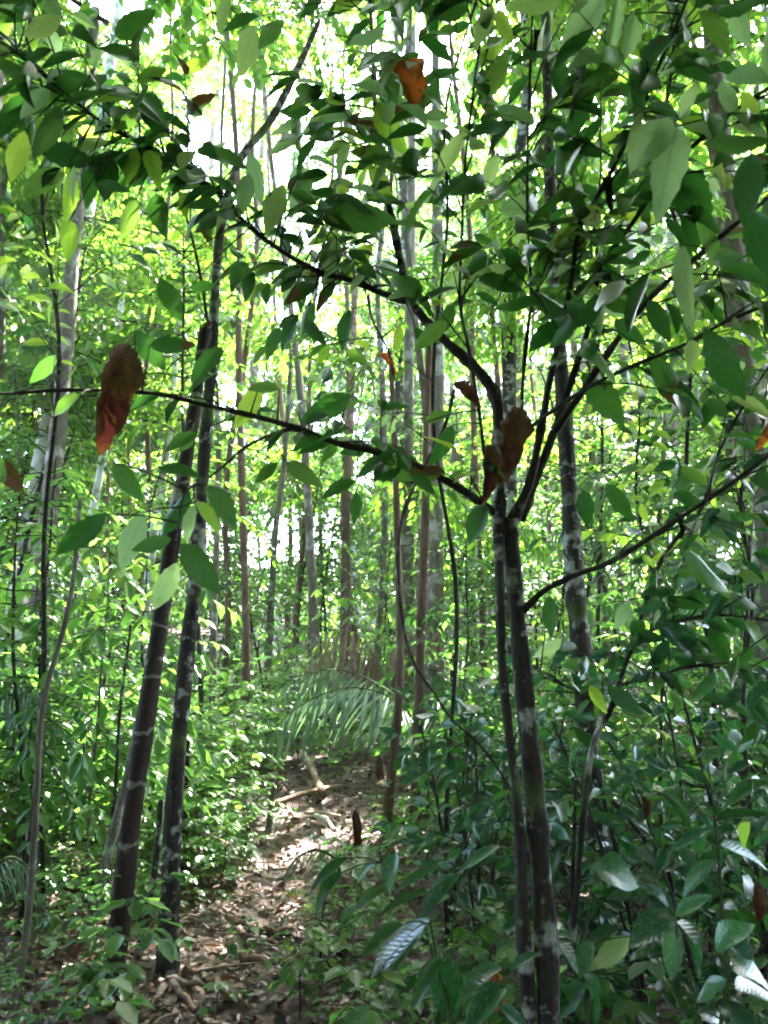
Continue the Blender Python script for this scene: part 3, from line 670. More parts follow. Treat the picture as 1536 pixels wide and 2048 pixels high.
def leaf_matrix(p, d, n, L, W=1.0):
    d = d.normalized(); x = d.cross(n)
    if x.length < 1e-3: x = Vector((1, 0, 0))
    x.normalize(); z = x.cross(d)
    m = Matrix(((x.x, d.x, z.x), (x.y, d.y, z.y), (x.z, d.z, z.z))).to_4x4()
    return Matrix.Translation(p) @ m @ Matrix.Diagonal((L * W, L, L, 1))
def put_leaf(parent, base, p, d, n, L, W, meshes, name='leaf'):
    return child(name, rnd.choice(meshes), parent, leaf_matrix(p - base, d, n, L, W))

class LeafyTree:
    """A foreground tree: an Empty that parents trunk and branches; each leaf is a child of its branch."""
    def __init__(s, name, base, label, cat='tree'):
        s.root = empty(name, base, label, cat); s.base = base; s.br = []; s.n = 0; s.rest = []
    def limb(s, name, pts, radii, mat, sides=8, seg=5, rough=.10, twigs=None):
        c = spline([P(*q) for q in pts], seg); mb = MB(); mb.tube([v - s.base for v in c], radii, sides, rough=rough)
        s.br.append({'pts': c, 'mb': mb, 'name': name, 'mat': mat, 'leaves': []}); return s.br[-1]
    def near(s, p):
        best = None
        for b in s.br:
            if b['name'] == 'trunk': continue
            for v in b['pts']:
                d = (v - p).length
                if best is None or d < best[0]: best = (d, b, v)
        return best
    def feature(s, x0, y0, x1, y1, kind='near', depth=None, W=1.0, turn=None, link=True):
        """A leaf by the pixels of its base and tip; it hangs at the depth of the nearest branch."""
        if depth is None:
            bd = min(((pix(v)[0] - x0) ** 2 + (pix(v)[1] - y0) ** 2, v.y) for b in s.br for v in b['pts']); depth = bd[1] + rnd.uniform(-.12, .12)
        p, q = P(x0, y0, depth), P(x1, y1, depth + rnd.uniform(-.04, .04)); L = (q - p).length
        view = (P(x0, y0, .1) - p).normalized(); n = (view + Vector((rnd.uniform(-.55, .55), rnd.uniform(-.2, .2), rnd.uniform(-.1, .7)))).normalized()
        if link:
            d, b, v = s.near(p)
            if d < .9:
                mid = p.lerp(v, .5) + Vector((0, 0, .04 * d))
                c = spline([v, mid, p], 4); b['mb'].tube([k - s.base for k in c], [.0032, .0022, .0014], 4)
        else: b = s.br[-1]
        b['leaves'].append((p, q - p, n, L, W, kind))
    def twigs(s, b, n, ln=(.2, .45), leaf=(.09, .14), start=.1, dark=.78, up=.25, gap=.055, kinds=None, out=1.0, end=1.0):
        pts = b['pts']
        for i in range(n):
            t = start + (end - start) * (i + rnd.random()) / n; k = min(len(pts) - 2, int(t * (len(pts) - 1))); p = pts[k]; ax = (pts[k + 1] - pts[k]).normalized()
            d = (Vector((rnd.uniform(-1, 1), rnd.uniform(-.8, .8), rnd.uniform(-.5, .8) + up)) * out + ax * .6).normalized(); L = rnd.uniform(*ln); m = max(2, int(L / gap)); c = [p]
            for j in range(m):
                d = (d + Vector((rnd.uniform(-.1, .1), rnd.uniform(-.1, .1), -.10))).normalized(); c.append(c[-1] + d * L / m)
                if j < 1: continue
                sd = d.cross(Vector((0, 0, 1))).normalized() * (1 if j % 2 else -1)
                s.put(b, c[-1], sd * rnd.uniform(.4, .9) + d * rnd.uniform(.3, .9) + Vector((0, 0, -rnd.uniform(.1, 1.0))), rnd.uniform(*leaf), dark, kinds)
            s.put(b, c[-1], d + Vector((0, 0, -.5)), rnd.uniform(*leaf), dark, kinds)
            b['mb'].tube([v - s.base for v in c], [.0035, .0015], 4)
    def put(s, b, p, d, L, dark, kinds=None):
        if p.y < .9: return
        px, py, dd = pix(p)
        if gap_depth(p) < .75 and rnd.random() < .7: return
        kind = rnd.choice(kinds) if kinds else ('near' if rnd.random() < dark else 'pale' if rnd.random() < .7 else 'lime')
        b['leaves'].append((p, d, Vector((rnd.uniform(-.8, .8), rnd.uniform(-1.3, .5), rnd.uniform(.1, .9))), L, rnd.uniform(.9, 1.15), kind))
    def finish(s, limit=300):
        allv = sorted(((l[3] / max(.5, l[0].y)), i, j) for i, b in enumerate(s.br) for j, l in enumerate(b['leaves']))[::-1]
        big = {(i, j) for _, i, j in allv[:limit]}; rest = {}
        for i, b in enumerate(s.br):
            o = b['mb'].build(b['name'], b['mat'], s.root)
            for j, (p, d, n, L, W, kind) in enumerate(b['leaves']):
                if (i, j) in big: put_leaf(o, s.base, p, d, n, L, W, LEAF[kind])
                else: rest.setdefault(kind, []).append((p - s.base, d, n, L, W))
        V0, F0, U0 = leaf_grid(8, .4, .1, .15, .04, .01, seed=2)
        for kind, r in rest.items():
            f = lambda k: np.array([tuple(q[k]) for q in r]); me = leaves_mesh('foliage', f(0), f(1), f(2), np.array([q[3] for q in r]), np.array([q[4] for q in r]), [M[kind]], tmpl=(V0, F0), uv=U0)
            o = child('foliage', me, s.root); o['kind'] = 'stuff'

# ------------------------------------------------------------------ the forked sapling of the foreground
base = on_ground(1085, 2190); base = P(1088, 2200, 2.62); base.z = hgt(base.x, base.y)
T = LeafyTree('forked_sapling', base, 'forked dark stemmed sapling in the foreground whose leafy branches spread over the whole top', 'tree')
tk = T.limb('trunk', [(1100, 2330, 2.6), (1097, 2048, 2.62), (1088, 1820, 2.65), (1066, 1560, 2.67), (1050, 1400, 2.68), (1036, 1250, 2.7), (1024, 1120, 2.7), (1018, 1040, 2.7)], [.042, .036, .033, .030, .028, .026, .028], M['bark'], 12, rough=.09)
st = T.limb('trunk', [(1062, 2330, 2.6), (1060, 2048, 2.61), (1046, 1850, 2.63), (1040, 1680, 2.64), (1022, 1500, 2.64), (1005, 1330, 2.65), (1000, 1180, 2.65), (998, 1080, 2.68), (1000, 960, 2.7), (998, 860, 2.7), (990, 790, 2.7), (955, 740, 2.68), (900, 690, 2.66), (850, 640, 2.64), (815, 590, 2.62)],
            [.026, .025, .023, .017, .014, .014, .015, .020, .022, .021, .023, .021, .018, .016, .014], M['bark'], 10, rough=.10)
b_up = T.limb('branch', [(815, 590, 2.62), (800, 520, 2.6), (782, 430, 2.58), (765, 340, 2.55), (752, 240, 2.5), (745, 130, 2.45), (740, 20, 2.4), (735, -80, 2.35)], [.017, .013, .009, .005, .004], M['bark'])
b_ul = T.limb('branch', [(812, 604, 2.62), (760, 585, 2.6), (700, 560, 2.55), (640, 545, 2.5), (560, 500, 2.45), (500, 455, 2.42), (430, 380, 2.4), (360, 335, 2.35), (280, 290, 2.3), (190, 235, 2.25), (90, 150, 2.2), (0, 80, 2.15), (-60, 40, 2.1)], [.013, .010, .008, .006, .005, .004, .003], M['twig'])
b_low = T.limb('branch', [(1010, 1042, 2.7), (960, 1003, 2.68), (900, 965, 2.64), (830, 930, 2.6), (750, 903, 2.56), (670, 885, 2.52), (590, 855, 2.48), (500, 830, 2.44), (420, 812, 2.4), (330, 790, 2.36), (250, 782, 2.32), (130, 780, 2.28), (0, 788, 2.24), (-80, 792, 2.2)], [.015, .013, .011, .010, .008, .006, .005, .004], M['twig'])
b_h = T.limb('branch', [(590, 856, 2.48), (540, 870, 2.44), (490, 895, 2.4), (455, 925, 2.36), (425, 950, 2.3), (400, 965, 2.25), (368, 990, 2.2), (356, 1060, 2.16), (352, 1120, 2.15)], [.006, .005, .004, .003, .002], M['twig'], 6)
b_m1 = T.limb('branch', [(1024, 1045, 2.7), (1050, 990, 2.68), (1066, 940, 2.65), (1082, 860, 2.6), (1100, 760, 2.52), (1116, 690, 2.45), (1140, 580, 2.36), (1160, 450, 2.25), (1190, 400, 2.2), (1235, 320, 2.1), (1268, 250, 2.02), (1310, 150, 1.95), (1345, 70, 1.9), (1390, -40, 1.85)], [.022, .016, .013, .010, .008, .007, .006, .005, .004], M['twig'])
b_m2 = T.limb('branch', [(1040, 1040, 2.72), (1075, 950, 2.7), (1105, 870, 2.66), (1150, 740, 2.6), (1175, 660, 2.54), (1195, 560, 2.46), (1225, 500, 2.38), (1262, 450, 2.3), (1300, 395, 2.2), (1340, 340, 2.1), (1420, 260, 2.0), (1500, 200, 1.9), (1580, 150, 1.85)], [.018, .013, .010, .008, .006, .005, .004], M['twig'])
b_m3 = T.limb('branch', [(1110, 860, 2.64), (1160, 790, 2.5), (1220, 700, 2.35), (1298, 598, 2.2), (1393, 515, 2.02), (1488, 435, 1.9), (1580, 360, 1.8)], [.012, .010, .008, .006, .004], M['twig'])
b_m4 = T.limb('branch', [(1018, 890, 2.7), (1060, 855, 2.6), (1168, 780, 2.4), (1270, 730, 2.25), (1368, 690, 2.1), (1440, 650, 2.0), (1508, 620, 1.95), (1600, 590, 1.9)], [.007, .006, .005, .004], M['twig'])
b_t1 = T.limb('branch', [(1040, 900, 2.68), (1046, 760, 2.6), (1058, 640, 2.5), (1063, 600, 2.45), (1055, 430, 2.3), (1056, 280, 2.2), (1062, 100, 2.1), (1070, -60, 2.0)], [.007, .006, .005, .004, .003], M['twig'], 6)
b_t2 = T.limb('branch', [(1063, 600, 2.45), (1110, 520, 2.4), (1168, 430, 2.3), (1230, 350, 2.2), (1290, 270, 2.15)], [.005, .004, .003], M['twig'], 6)
b_t3 = T.limb('branch', [(975, 960, 2.66), (958, 820, 2.6), (938, 700, 2.5), (920, 600, 2.45), (925, 450, 2.35), (930, 330, 2.3), (945, 200, 2.2), (960, 90, 2.1), (985, -40, 2.0)], [.006, .005, .004, .003], M['twig'], 6)
b_r1 = T.limb('branch', [(1045, 1222, 2.7), (1090, 1180, 2.66), (1150, 1150, 2.6), (1218, 1125, 2.52), (1300, 1075, 2.42), (1368, 1030, 2.32), (1450, 975, 2.2), (1518, 925, 2.1), (1600, 860, 2.0)], [.012, .009, .008, .006, .004], M['twig'])
# hanging tangle of thin stem through the middle
b_v = T.limb('hanging_stem', [(735, 590, 2.5), (745, 640, 2.5), (775, 700, 2.5), (790, 760, 2.5)], [.004, .003], M['twig'], 6)
F = T.feature
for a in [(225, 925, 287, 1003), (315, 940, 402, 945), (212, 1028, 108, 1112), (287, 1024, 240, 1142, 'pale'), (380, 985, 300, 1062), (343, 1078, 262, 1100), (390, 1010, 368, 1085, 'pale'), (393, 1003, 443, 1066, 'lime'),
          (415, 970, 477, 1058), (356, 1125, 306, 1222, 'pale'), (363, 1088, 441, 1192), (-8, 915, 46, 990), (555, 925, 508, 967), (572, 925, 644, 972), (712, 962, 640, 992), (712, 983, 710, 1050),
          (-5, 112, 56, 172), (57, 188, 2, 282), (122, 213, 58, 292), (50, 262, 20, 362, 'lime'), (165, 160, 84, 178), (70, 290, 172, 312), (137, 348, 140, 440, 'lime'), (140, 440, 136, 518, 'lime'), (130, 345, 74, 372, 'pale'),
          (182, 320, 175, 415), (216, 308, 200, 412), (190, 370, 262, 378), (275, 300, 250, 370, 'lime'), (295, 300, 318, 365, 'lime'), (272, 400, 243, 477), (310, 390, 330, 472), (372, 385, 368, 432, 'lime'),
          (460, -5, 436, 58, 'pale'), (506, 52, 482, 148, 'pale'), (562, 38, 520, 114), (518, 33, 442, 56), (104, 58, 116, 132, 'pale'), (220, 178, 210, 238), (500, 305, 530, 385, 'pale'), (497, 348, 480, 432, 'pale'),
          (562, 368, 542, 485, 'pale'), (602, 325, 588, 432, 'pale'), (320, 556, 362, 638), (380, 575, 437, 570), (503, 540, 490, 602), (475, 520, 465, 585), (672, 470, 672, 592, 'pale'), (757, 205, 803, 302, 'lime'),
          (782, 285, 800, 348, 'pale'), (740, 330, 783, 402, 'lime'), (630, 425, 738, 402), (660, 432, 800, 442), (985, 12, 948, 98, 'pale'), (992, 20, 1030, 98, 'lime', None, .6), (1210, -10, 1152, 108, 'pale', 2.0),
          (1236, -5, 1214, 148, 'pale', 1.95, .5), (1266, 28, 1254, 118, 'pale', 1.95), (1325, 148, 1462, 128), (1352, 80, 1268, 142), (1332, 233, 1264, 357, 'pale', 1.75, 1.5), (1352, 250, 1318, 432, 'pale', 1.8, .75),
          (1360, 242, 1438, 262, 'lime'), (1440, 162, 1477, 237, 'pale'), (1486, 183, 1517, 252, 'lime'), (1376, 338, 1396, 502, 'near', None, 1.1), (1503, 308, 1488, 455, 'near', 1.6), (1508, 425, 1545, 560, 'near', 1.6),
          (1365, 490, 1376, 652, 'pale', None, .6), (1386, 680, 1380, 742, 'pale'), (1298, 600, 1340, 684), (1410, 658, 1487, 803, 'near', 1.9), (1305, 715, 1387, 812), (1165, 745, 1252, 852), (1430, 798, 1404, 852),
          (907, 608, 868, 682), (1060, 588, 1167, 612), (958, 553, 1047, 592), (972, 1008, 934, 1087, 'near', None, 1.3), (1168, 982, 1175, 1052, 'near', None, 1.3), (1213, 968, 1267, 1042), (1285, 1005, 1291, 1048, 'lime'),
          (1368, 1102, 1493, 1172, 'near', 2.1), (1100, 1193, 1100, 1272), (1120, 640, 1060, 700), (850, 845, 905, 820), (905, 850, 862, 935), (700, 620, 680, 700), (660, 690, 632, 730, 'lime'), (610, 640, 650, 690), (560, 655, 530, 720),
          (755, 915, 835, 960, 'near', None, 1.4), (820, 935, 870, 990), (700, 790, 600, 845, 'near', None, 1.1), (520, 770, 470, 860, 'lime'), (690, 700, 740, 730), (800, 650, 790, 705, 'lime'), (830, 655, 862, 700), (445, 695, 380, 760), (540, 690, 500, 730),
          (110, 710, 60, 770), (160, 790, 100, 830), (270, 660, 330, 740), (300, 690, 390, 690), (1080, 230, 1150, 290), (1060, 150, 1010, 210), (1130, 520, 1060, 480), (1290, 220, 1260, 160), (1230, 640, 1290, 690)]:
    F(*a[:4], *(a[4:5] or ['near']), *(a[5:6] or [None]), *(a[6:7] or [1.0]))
T.twigs(b_ul, 66, (.16, .36), (0.096, 0.152), .08, .80)
T.twigs(b_up, 30, (.2, .4), (0.108, 0.159), .1, .75)
T.twigs(b_low, 17, (.12, .26), (0.084, 0.134), .05, .9, end=.62)
T.twigs(b_m1, 20, (.2, .4), (0.108, 0.171), .3, .8)
T.twigs(b_m2, 16, (.2, .4), (0.108, 0.171), .3, .8)
T.twigs(b_m3, 9, (.2, .36), (0.120, 0.171), .25, .78)
T.twigs(b_m4, 8, (.15, .3), (0.108, 0.159), .3, .85)
T.twigs(b_t1, 13, (.18, .35), (0.108, 0.159), .25, .8)
T.twigs(b_t2, 4, (.18, .3), (0.108, 0.159), .2, .8)
T.twigs(b_t3, 17, (.18, .35), (0.108, 0.159), .25, .8)
T.twigs(b_r1, 5, (.15, .3), (0.096, 0.146), .35, .85)
T.finish(300)

# second sapling at the right, its leaves rising into the picture
base = gp(1165, 1800, 0); q = P(1170, 1700, 3.0); base = Vector((q.x, q.y, hgt(q.x, q.y)))
T = LeafyTree('leaning_sapling', base, 'slender dark sapling leaning right behind the forked trunk with dark broad leaves', 'tree')
q0 = T.limb('branch', [(1140, 1950, 3.0), (1160, 1700, 3.0), (1183, 1500, 2.95), (1218, 1425, 2.9), (1250, 1330, 2.85), (1268, 1280, 2.8), (1313, 1140, 2.7), (1350, 1080, 2.6), (1403, 1015, 2.5), (1440, 900, 2.4), (1500, 790, 2.3), (1560, 700, 2.2)], [.013, .011, .009, .007, .005, .004], M['bark'])
q1 = T.limb('branch', [(1268, 1280, 2.8), (1330, 1250, 2.7), (1420, 1230, 2.6), (1530, 1240, 2.5), (1600, 1260, 2.4)], [.006, .004, .003], M['twig'], 6)
q2 = T.limb('branch', [(1218, 1425, 2.9), (1150, 1380, 2.9), (1080, 1350, 2.9)], [.005, .003], M['twig'], 6)
q3 = T.limb('branch', [(1240, 1370, 2.9), (1320, 1350, 2.8), (1400, 1330, 2.7), (1480, 1350, 2.7), (1560, 1380, 2.6)], [.006, .004, .003], M['twig'], 6)
for a in [(1180, 1370, 1215, 1430, 'lime'), (1215, 1375, 1285, 1430), (1260, 1200, 1230, 1260, 'pale'), (1310, 1240, 1420, 1320, 'glossy'), (1420, 1250, 1460, 1330), (1300, 1300, 1330, 1400), (1125, 1280, 1060, 1310, 'pale'),
          (1100, 1195, 1098, 1275), (1140, 1345, 1165, 1385, 'glossy'), (1490, 1240, 1530, 1300), (1430, 1345, 1390, 1400, 'glossy'), (1455, 1190, 1536, 1215), (1500, 1380, 1530, 1460, 'glossy')]:
    T.feature(*a[:4], *(a[4:5] or ['near']))
kk = ['near', 'near', 'glossy', 'glossy', 'near']
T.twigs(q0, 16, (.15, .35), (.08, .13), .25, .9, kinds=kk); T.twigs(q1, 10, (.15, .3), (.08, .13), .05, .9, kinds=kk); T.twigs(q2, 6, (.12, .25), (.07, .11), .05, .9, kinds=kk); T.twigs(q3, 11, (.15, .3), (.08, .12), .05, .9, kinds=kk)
T.finish(220)

# large leaved saplings that fill the corners behind the forked sapling
def back_sapling(label, foot, pts, rad, n, leaf, kinds, limit=70):
    q = P(*foot); b = Vector((q.x, q.y, hgt(q.x, q.y))); T = LeafyTree('leafy_sapling', b, label, 'sapling')
    c = [b] + [P(*p) for p in pts]
    # stem as a limb through world points
    s = spline(c, 6); s = [v + Vector((math.sin(i * .55 + rad * 900) * .035, 0, 0)) for i, v in enumerate(s)]; mb = MB(); mb.tube([v - b for v in s], [rad * .8, rad * .6, rad * .4, rad * .2], 7, rough=.08); T.br.append({'pts': s, 'mb': mb, 'name': 'stem', 'mat': M['twig'], 'leaves': []})
    T.twigs(T.br[0], n, (.3, .7), leaf, .35, .7, kinds=kinds, gap=leaf[1] * .5); T.finish(limit)
kb = ['near', 'near', 'near', 'pale', 'near', 'near', 'lime']
back_sapling('tall sapling with yellow green leaves in the upper left corner', (60, 1700, 4.6), [(80, 1300, 4.5), (110, 900, 4.4), (100, 560, 4.2), (90, 300, 4.1), (60, 100, 4.0), (40, -60, 4.0)], .02, 34, (.11, .18), ['lime', 'near', 'lime', 'pale', 'near'])
back_sapling('tall sapling with leaves hanging above the broken trunk', (365, 1500, 6.0), [(385, 1200, 5.8), (410, 800, 5.6), (400, 500, 5.2), (300, 250, 5.0), (260, 60, 5.0)], .022, 30, (.10, .15), kb)
back_sapling('tall leafy sapling rising at the top centre', (900, 1700, 4.6), [(905, 1300, 4.5), (880, 900, 4.3), (880, 500, 4.1), (900, 250, 4.0), (940, 0, 3.9), (960, -120, 3.9)], .018, 34, (.10, .16), kb, 80)
back_sapling('tall leafy sapling in the upper right corner', (1420, 1700, 4.4), [(1410, 1300, 4.3), (1380, 900, 4.1), (1360, 500, 3.9), (1330, 250, 3.7), (1340, 0, 3.6), (1350, -120, 3.6)], .02, 44, (.11, .17), kb, 100)
back_sapling('bushy sapling with bright leaves right of the lichen trunk', (1330, 1650, 5.2), [(1320, 1300, 5.1), (1290, 1050, 5.0), (1270, 850, 4.9), (1260, 640, 4.8)], .018, 30, (.10, .15), ['near', 'lime', 'near', 'lime'], 60)
back_sapling('low sapling with drooping leaves at the right edge', (1500, 1700, 4.0), [(1500, 1400, 3.9), (1490, 1150, 3.8), (1500, 950, 3.7), (1520, 800, 3.6)], .016, 26, (.10, .15), ['near', 'glossy', 'near', 'lime'], 60)

# hanging climbing stem in the middle
v = spline([P(*q) for q in [(908, 780, 3.0), (890, 850, 3.0), (850, 930, 3.0), (812, 1010, 3.0), (797, 1080, 3.0), (797, 1160, 3.0), (808, 1260, 3.0), (830, 1330, 3.0), (870, 1390, 3.0), (905, 1440, 3.0), (960, 1490, 3.05), (1010, 1560, 3.1), (1050, 1640, 3.15)]], 5)
mb = MB(); mb.tube([k - v[0] for k in v], [.007, .006, .006, .005, .006], 7, rough=.2); o = mb.build('hanging_vine', M['twig'], None, Vector((0, 0, 0))); o.location = v[0]; tag(o, 'thin dark vine hanging in a long curve left of the forked stems', 'vine')
v = spline([P(*q) for q in [(1190, 1560, 3.6), (1215, 1590, 3.6), (1250, 1630, 3.6), (1290, 1680, 3.6), (1330, 1730, 3.6), (1350, 1790, 3.6)]], 5)
mb = MB(); mb.tube([k - v[0] for k in v], [.012, .010, .010, .008], 7, rough=.15); o = mb.build('bare_sapling', M['bark'], None, Vector((0, 0, 0))); o.location = v[0]; tag(o, 'bare black stem slanting down to the right of the lichen trunk', 'sapling')

# ------------------------------------------------------------------ dead leaves caught in the branches
def dead(x0, y0, x1, y1, depth, W, mat, label, curl=.5, seed=0, rag=0.0):
    p, q = P(x0, y0, depth), P(x1, y1, depth); L = (q - p).length
    V, Fc, UV = leaf_grid(14, .42 * W, .30, .12, .05, .03, seed=seed + 9, shape=.8)
    V[:, 0] *= 1 + .10 * np.sin(V[:, 1] * 19 + seed) + .08 * np.sin(V[:, 1] * 41 + seed * 3)
    jag = np.random.default_rng(seed + 5).uniform(-1, 1, len(V)); V[:, 0] *= 1 + rag * jag; V[:, 1] += rag * .06 * jag * (np.abs(V[:, 0]) > .02)
    a = V[:, 0] / (.42 * W) * 2 * curl * 2.0; V2 = V.copy(); V2[:, 0] = np.sin(a) * .42 * W / (4 * curl); V2[:, 2] += (1 - np.cos(a)) * .42 * W / (4 * curl) + .06 * np.sin(V[:, 1] * 17 + V[:, 0] * 22); V2[:, 0] += .05 * np.sin(V[:, 1] * 4 + seed)
    me = np_mesh('dead_leaf', V2, Fc, np.zeros(len(Fc)), [mat], UV); me.shade_smooth()
    o = bpy.data.objects.new('dead_leaf', me); COL.objects.link(o); view = (P(x0, y0, .1) - p).normalized()
    o.matrix_world = leaf_matrix(p, q - p, view + Vector((.25, 0, .15)), L); tag(o, label, 'dead leaf')
    pm = MB(); pm.tube([Vector((0, -.10, .0)), Vector((0, -.04, .02)), Vector((0, .02, 0))], [.012, .010], 4); pm.build('leaf_stalk', M['deadwood'], o)
    return o
dead(255, 690, 200, 905, 2.25, 1.0, M['dead'], 'large curled brown dead leaf hanging on the long low branch at left', .6, 0, .30)
dead(795, 122, 842, 232, 2.3, 1.25, M['orange'], 'big glowing orange dead leaf at the top centre', .25, 1)
dead(1040, 815, 1008, 962, 2.55, .95, M['dead'], 'red brown dead leaf wedged in the fork of the sapling', .3, 0, .25)
dead(985, 890, 962, 1010, 2.5, .8, M['dead'], 'narrow red brown leaf strip beside the wedged dead leaf', .5, 1)
dead(905, 770, 965, 812, 2.5, 1.0, M['dead'], 'small folded brown leaf left of the trunk bend', .4, 4)
dead(1540, 850, 1515, 905, 2.4, 1.0, M['orange'], 'crumpled orange leaf at the right edge', .6, 5)
dead(1512, 1760, 1518, 1850, 2.6, .9, M['dead'], 'rust brown leaf hanging low at the right edge', .6, 6)
dead(712, 1620, 708, 1708, 4.6, .9, M['dead'], 'shrivelled brown leaf hanging over the sunlit trail', .9, 7)
dead(985, 1920, 990, 2030, 2.8, .7, M['orange'], 'orange brown leaf standing between the glossy lance leaves', .7, 8)
dead(755, 708, 795, 748, 3.0, .6, M['orange'], 'small orange dead leaf above the vine', .4, 9)
dead(492, 1650, 490, 1700, 6.0, 1.0, M['dead'], 'pale brown shrivelled leaf beside the trail stake', .9, 10)
dead(1068, 60, 1075, 118, 2.15, 1.2, M['bark'], 'black crumpled dead leaf on the upright twig at the top', .8, 11)
dead(1205, 355, 1225, 425, 2.2, .9, M['bark'], 'black torn dead leaf caught on the upper right branch', .9, 12)
dead(290, 190, 305, 245, 2.3, .7, M['bark'], 'small black dead scrap in the upper left leaves', .9, 13)
dead(1355, 1025, 1362, 1078, 2.35, .8, M['bark'], 'blackened curled leaf on the leaning sapling', .8, 14)
dead(1285, 1590, 1290, 1640, 3.6, 1.0, M['dead'], 'rusty curled leaf behind the slanting black stem', .6, 15)
dead(418, 640, 400, 668, 3.9, 1.0, M['dead'], 'dark brown leaf lodged on the broken trunk top', .8, 16)

# ------------------------------------------------------------------ lance leaved plants at the bottom
def lance_plant(label, foot, stems, group=None):
    """stems: list of (points of the stem, [(x0,y0,x1,y1,W,kind)], depth)."""
    q = P(*foot); b = Vector((q.x, q.y, hgt(q.x, q.y))); root = empty('lance_leaved_plant', b, label, 'plant', group)
    for pts, lv, dep in stems:
        c = [b + Vector((rnd.uniform(-.03, .03), rnd.uniform(-.03, .03), -.02))] + [P(x, y, dep) for x, y in pts]; s = spline(c, 5)
        mb = MB(); mb.tube([v - b for v in s], [.007, .006, .004, .003], 6)
        ob = None; made = []
        for x0, y0, x1, y1, W, kd in lv:
            p = P(x0, y0, dep); k = min(s, key=lambda v: (v - p).length)
            if (k - p).length > .01: mb.tube([v - b for v in spline([k, k.lerp(p, .5) + Vector((0, 0, .01)), p], 3)], [.003, .002], 4)
            made.append((p, P(x1, y1, dep - rnd.uniform(-.06, .10)), W, kd))
        ob = mb.build('stem', M['stemgreen'], root)
        for p, e, W, kd in made:
            view = (Vector((0, 0, CAM_Z)) - p).normalized()
            n = (view * .55 + Vector((rnd.uniform(-.35, .35), 0, .9))).normalized()
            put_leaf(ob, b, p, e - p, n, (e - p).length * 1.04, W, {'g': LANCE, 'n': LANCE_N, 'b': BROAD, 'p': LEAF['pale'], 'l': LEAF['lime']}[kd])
lance_plant('low plant with long drooping lance leaves beside the trail', (860, 2060, 3.2),
    [([(870, 1960), (850, 1860), (800, 1780), (760, 1725)], [(697, 1716, 612, 1780, 1.2, 'n'), (684, 1745, 620, 1822, 1.2, 'n'), (762, 1718, 706, 1764, 1.2, 'n'), (790, 1703, 772, 1782, 2.0, 'g'), (785, 1776, 694, 1812, 1.0, 'n')], 3.2),
     ([(900, 1950), (905, 1850), (920, 1760)], [(876, 1738, 784, 1777, 1.0, 'n'), (918, 1750, 834, 1829, 1.2, 'g'), (1002, 1690, 912, 1744, .9, 'g'), (860, 1785, 755, 1820, .9, 'n'), (940, 1745, 1010, 1700, .9, 'n')], 3.1)])
lance_plant('plant with broad whitish streaked lance leaves at the bottom centre', (930, 2200, 2.5),
    [([(900, 2050), (880, 1950), (862, 1850)], [(860, 1838, 762, 1942, 1.4, 'g'), (806, 1848, 727, 1902, 1.3, 'n'), (828, 1860, 730, 1952, 1.3, 'g'), (882, 1915, 818, 2014, 1.2, 'n'), (900, 1915, 896, 2048, 1.8, 'g')], 2.6),
     ([(960, 2080), (985, 2000), (1010, 1950)], [(1004, 1937, 912, 1988, 1.4, 'g'), (1012, 1972, 925, 2056, 1.7, 'g'), (1020, 1940, 1080, 1900, 1.2, 'g'), (1000, 2010, 1060, 2060, 1.3, 'g')], 2.5)])
lance_plant('plant with dark glossy oval leaves right of the forked trunk', (1190, 2150, 2.6),
    [([(1175, 2040), (1165, 1960), (1166, 1900)], [(1265, 1872, 1184, 1952, 1.05, 'p'), (1114, 1874, 1164, 1950, 1.6, 'g'), (1166, 1950, 1216, 2044, 1.7, 'g'), (1180, 1880, 1160, 1950, 1.6, 'g'), (1110, 1960, 1150, 2030, 1.4, 'g'), (1190, 1735, 1280, 1757, 1.9, 'b'), (1170, 1960, 1110, 2040, 1.4, 'g')], 2.7)])
lance_plant('large glossy leaved plant in the bottom right corner', (1420, 2200, 2.3),
    [([(1400, 2040), (1360, 1900), (1348, 1835)], [(1343, 1829, 1262, 1884, 1.8, 'g'), (1354, 1843, 1428, 1950, 1.8, 'g'), (1350, 1830, 1420, 1790, 1.6, 'g'), (1340, 1820, 1290, 1760, 1.6, 'g'), (1355, 1850, 1340, 1960, 1.5, 'g')], 2.4),
     ([(1440, 2080), (1450, 1990), (1460, 1940)], [(1462, 1935, 1550, 1958, 1.5, 'b'), (1470, 1978, 1560, 1995, 1.4, 'b'), (1394, 2026, 1470, 2052, 1.2, 'b'), (1450, 1870, 1510, 1912, 1.3, 'b'), (1430, 1900, 1490, 1840, 1.3, 'b'), (1455, 1960, 1390, 2000, 1.2, 'b'), (1440, 2010, 1520, 2060, 1.3, 'b')], 2.3)])
lance_plant('strap leaved plant with yellow green blades at the right', (1430, 1900, 3.0),
    [([(1440, 1750), (1430, 1640)], [(1318, 1584, 1412, 1667, .9, 'n'), (1540, 1568, 1436, 1600, 1.0, 'n'), (1500, 1643, 1479, 1692, 1.3, 'l'), (1430, 1640, 1540, 1620, 1.1, 'n'), (1420, 1660, 1340, 1700, 1.3, 'g'), (1440, 1690, 1540, 1730, 1.5, 'g'), (1430, 1720, 1360, 1790, 1.4, 'g'), (1400, 1400, 1530, 1420, .8, 'n')], 2.9)])
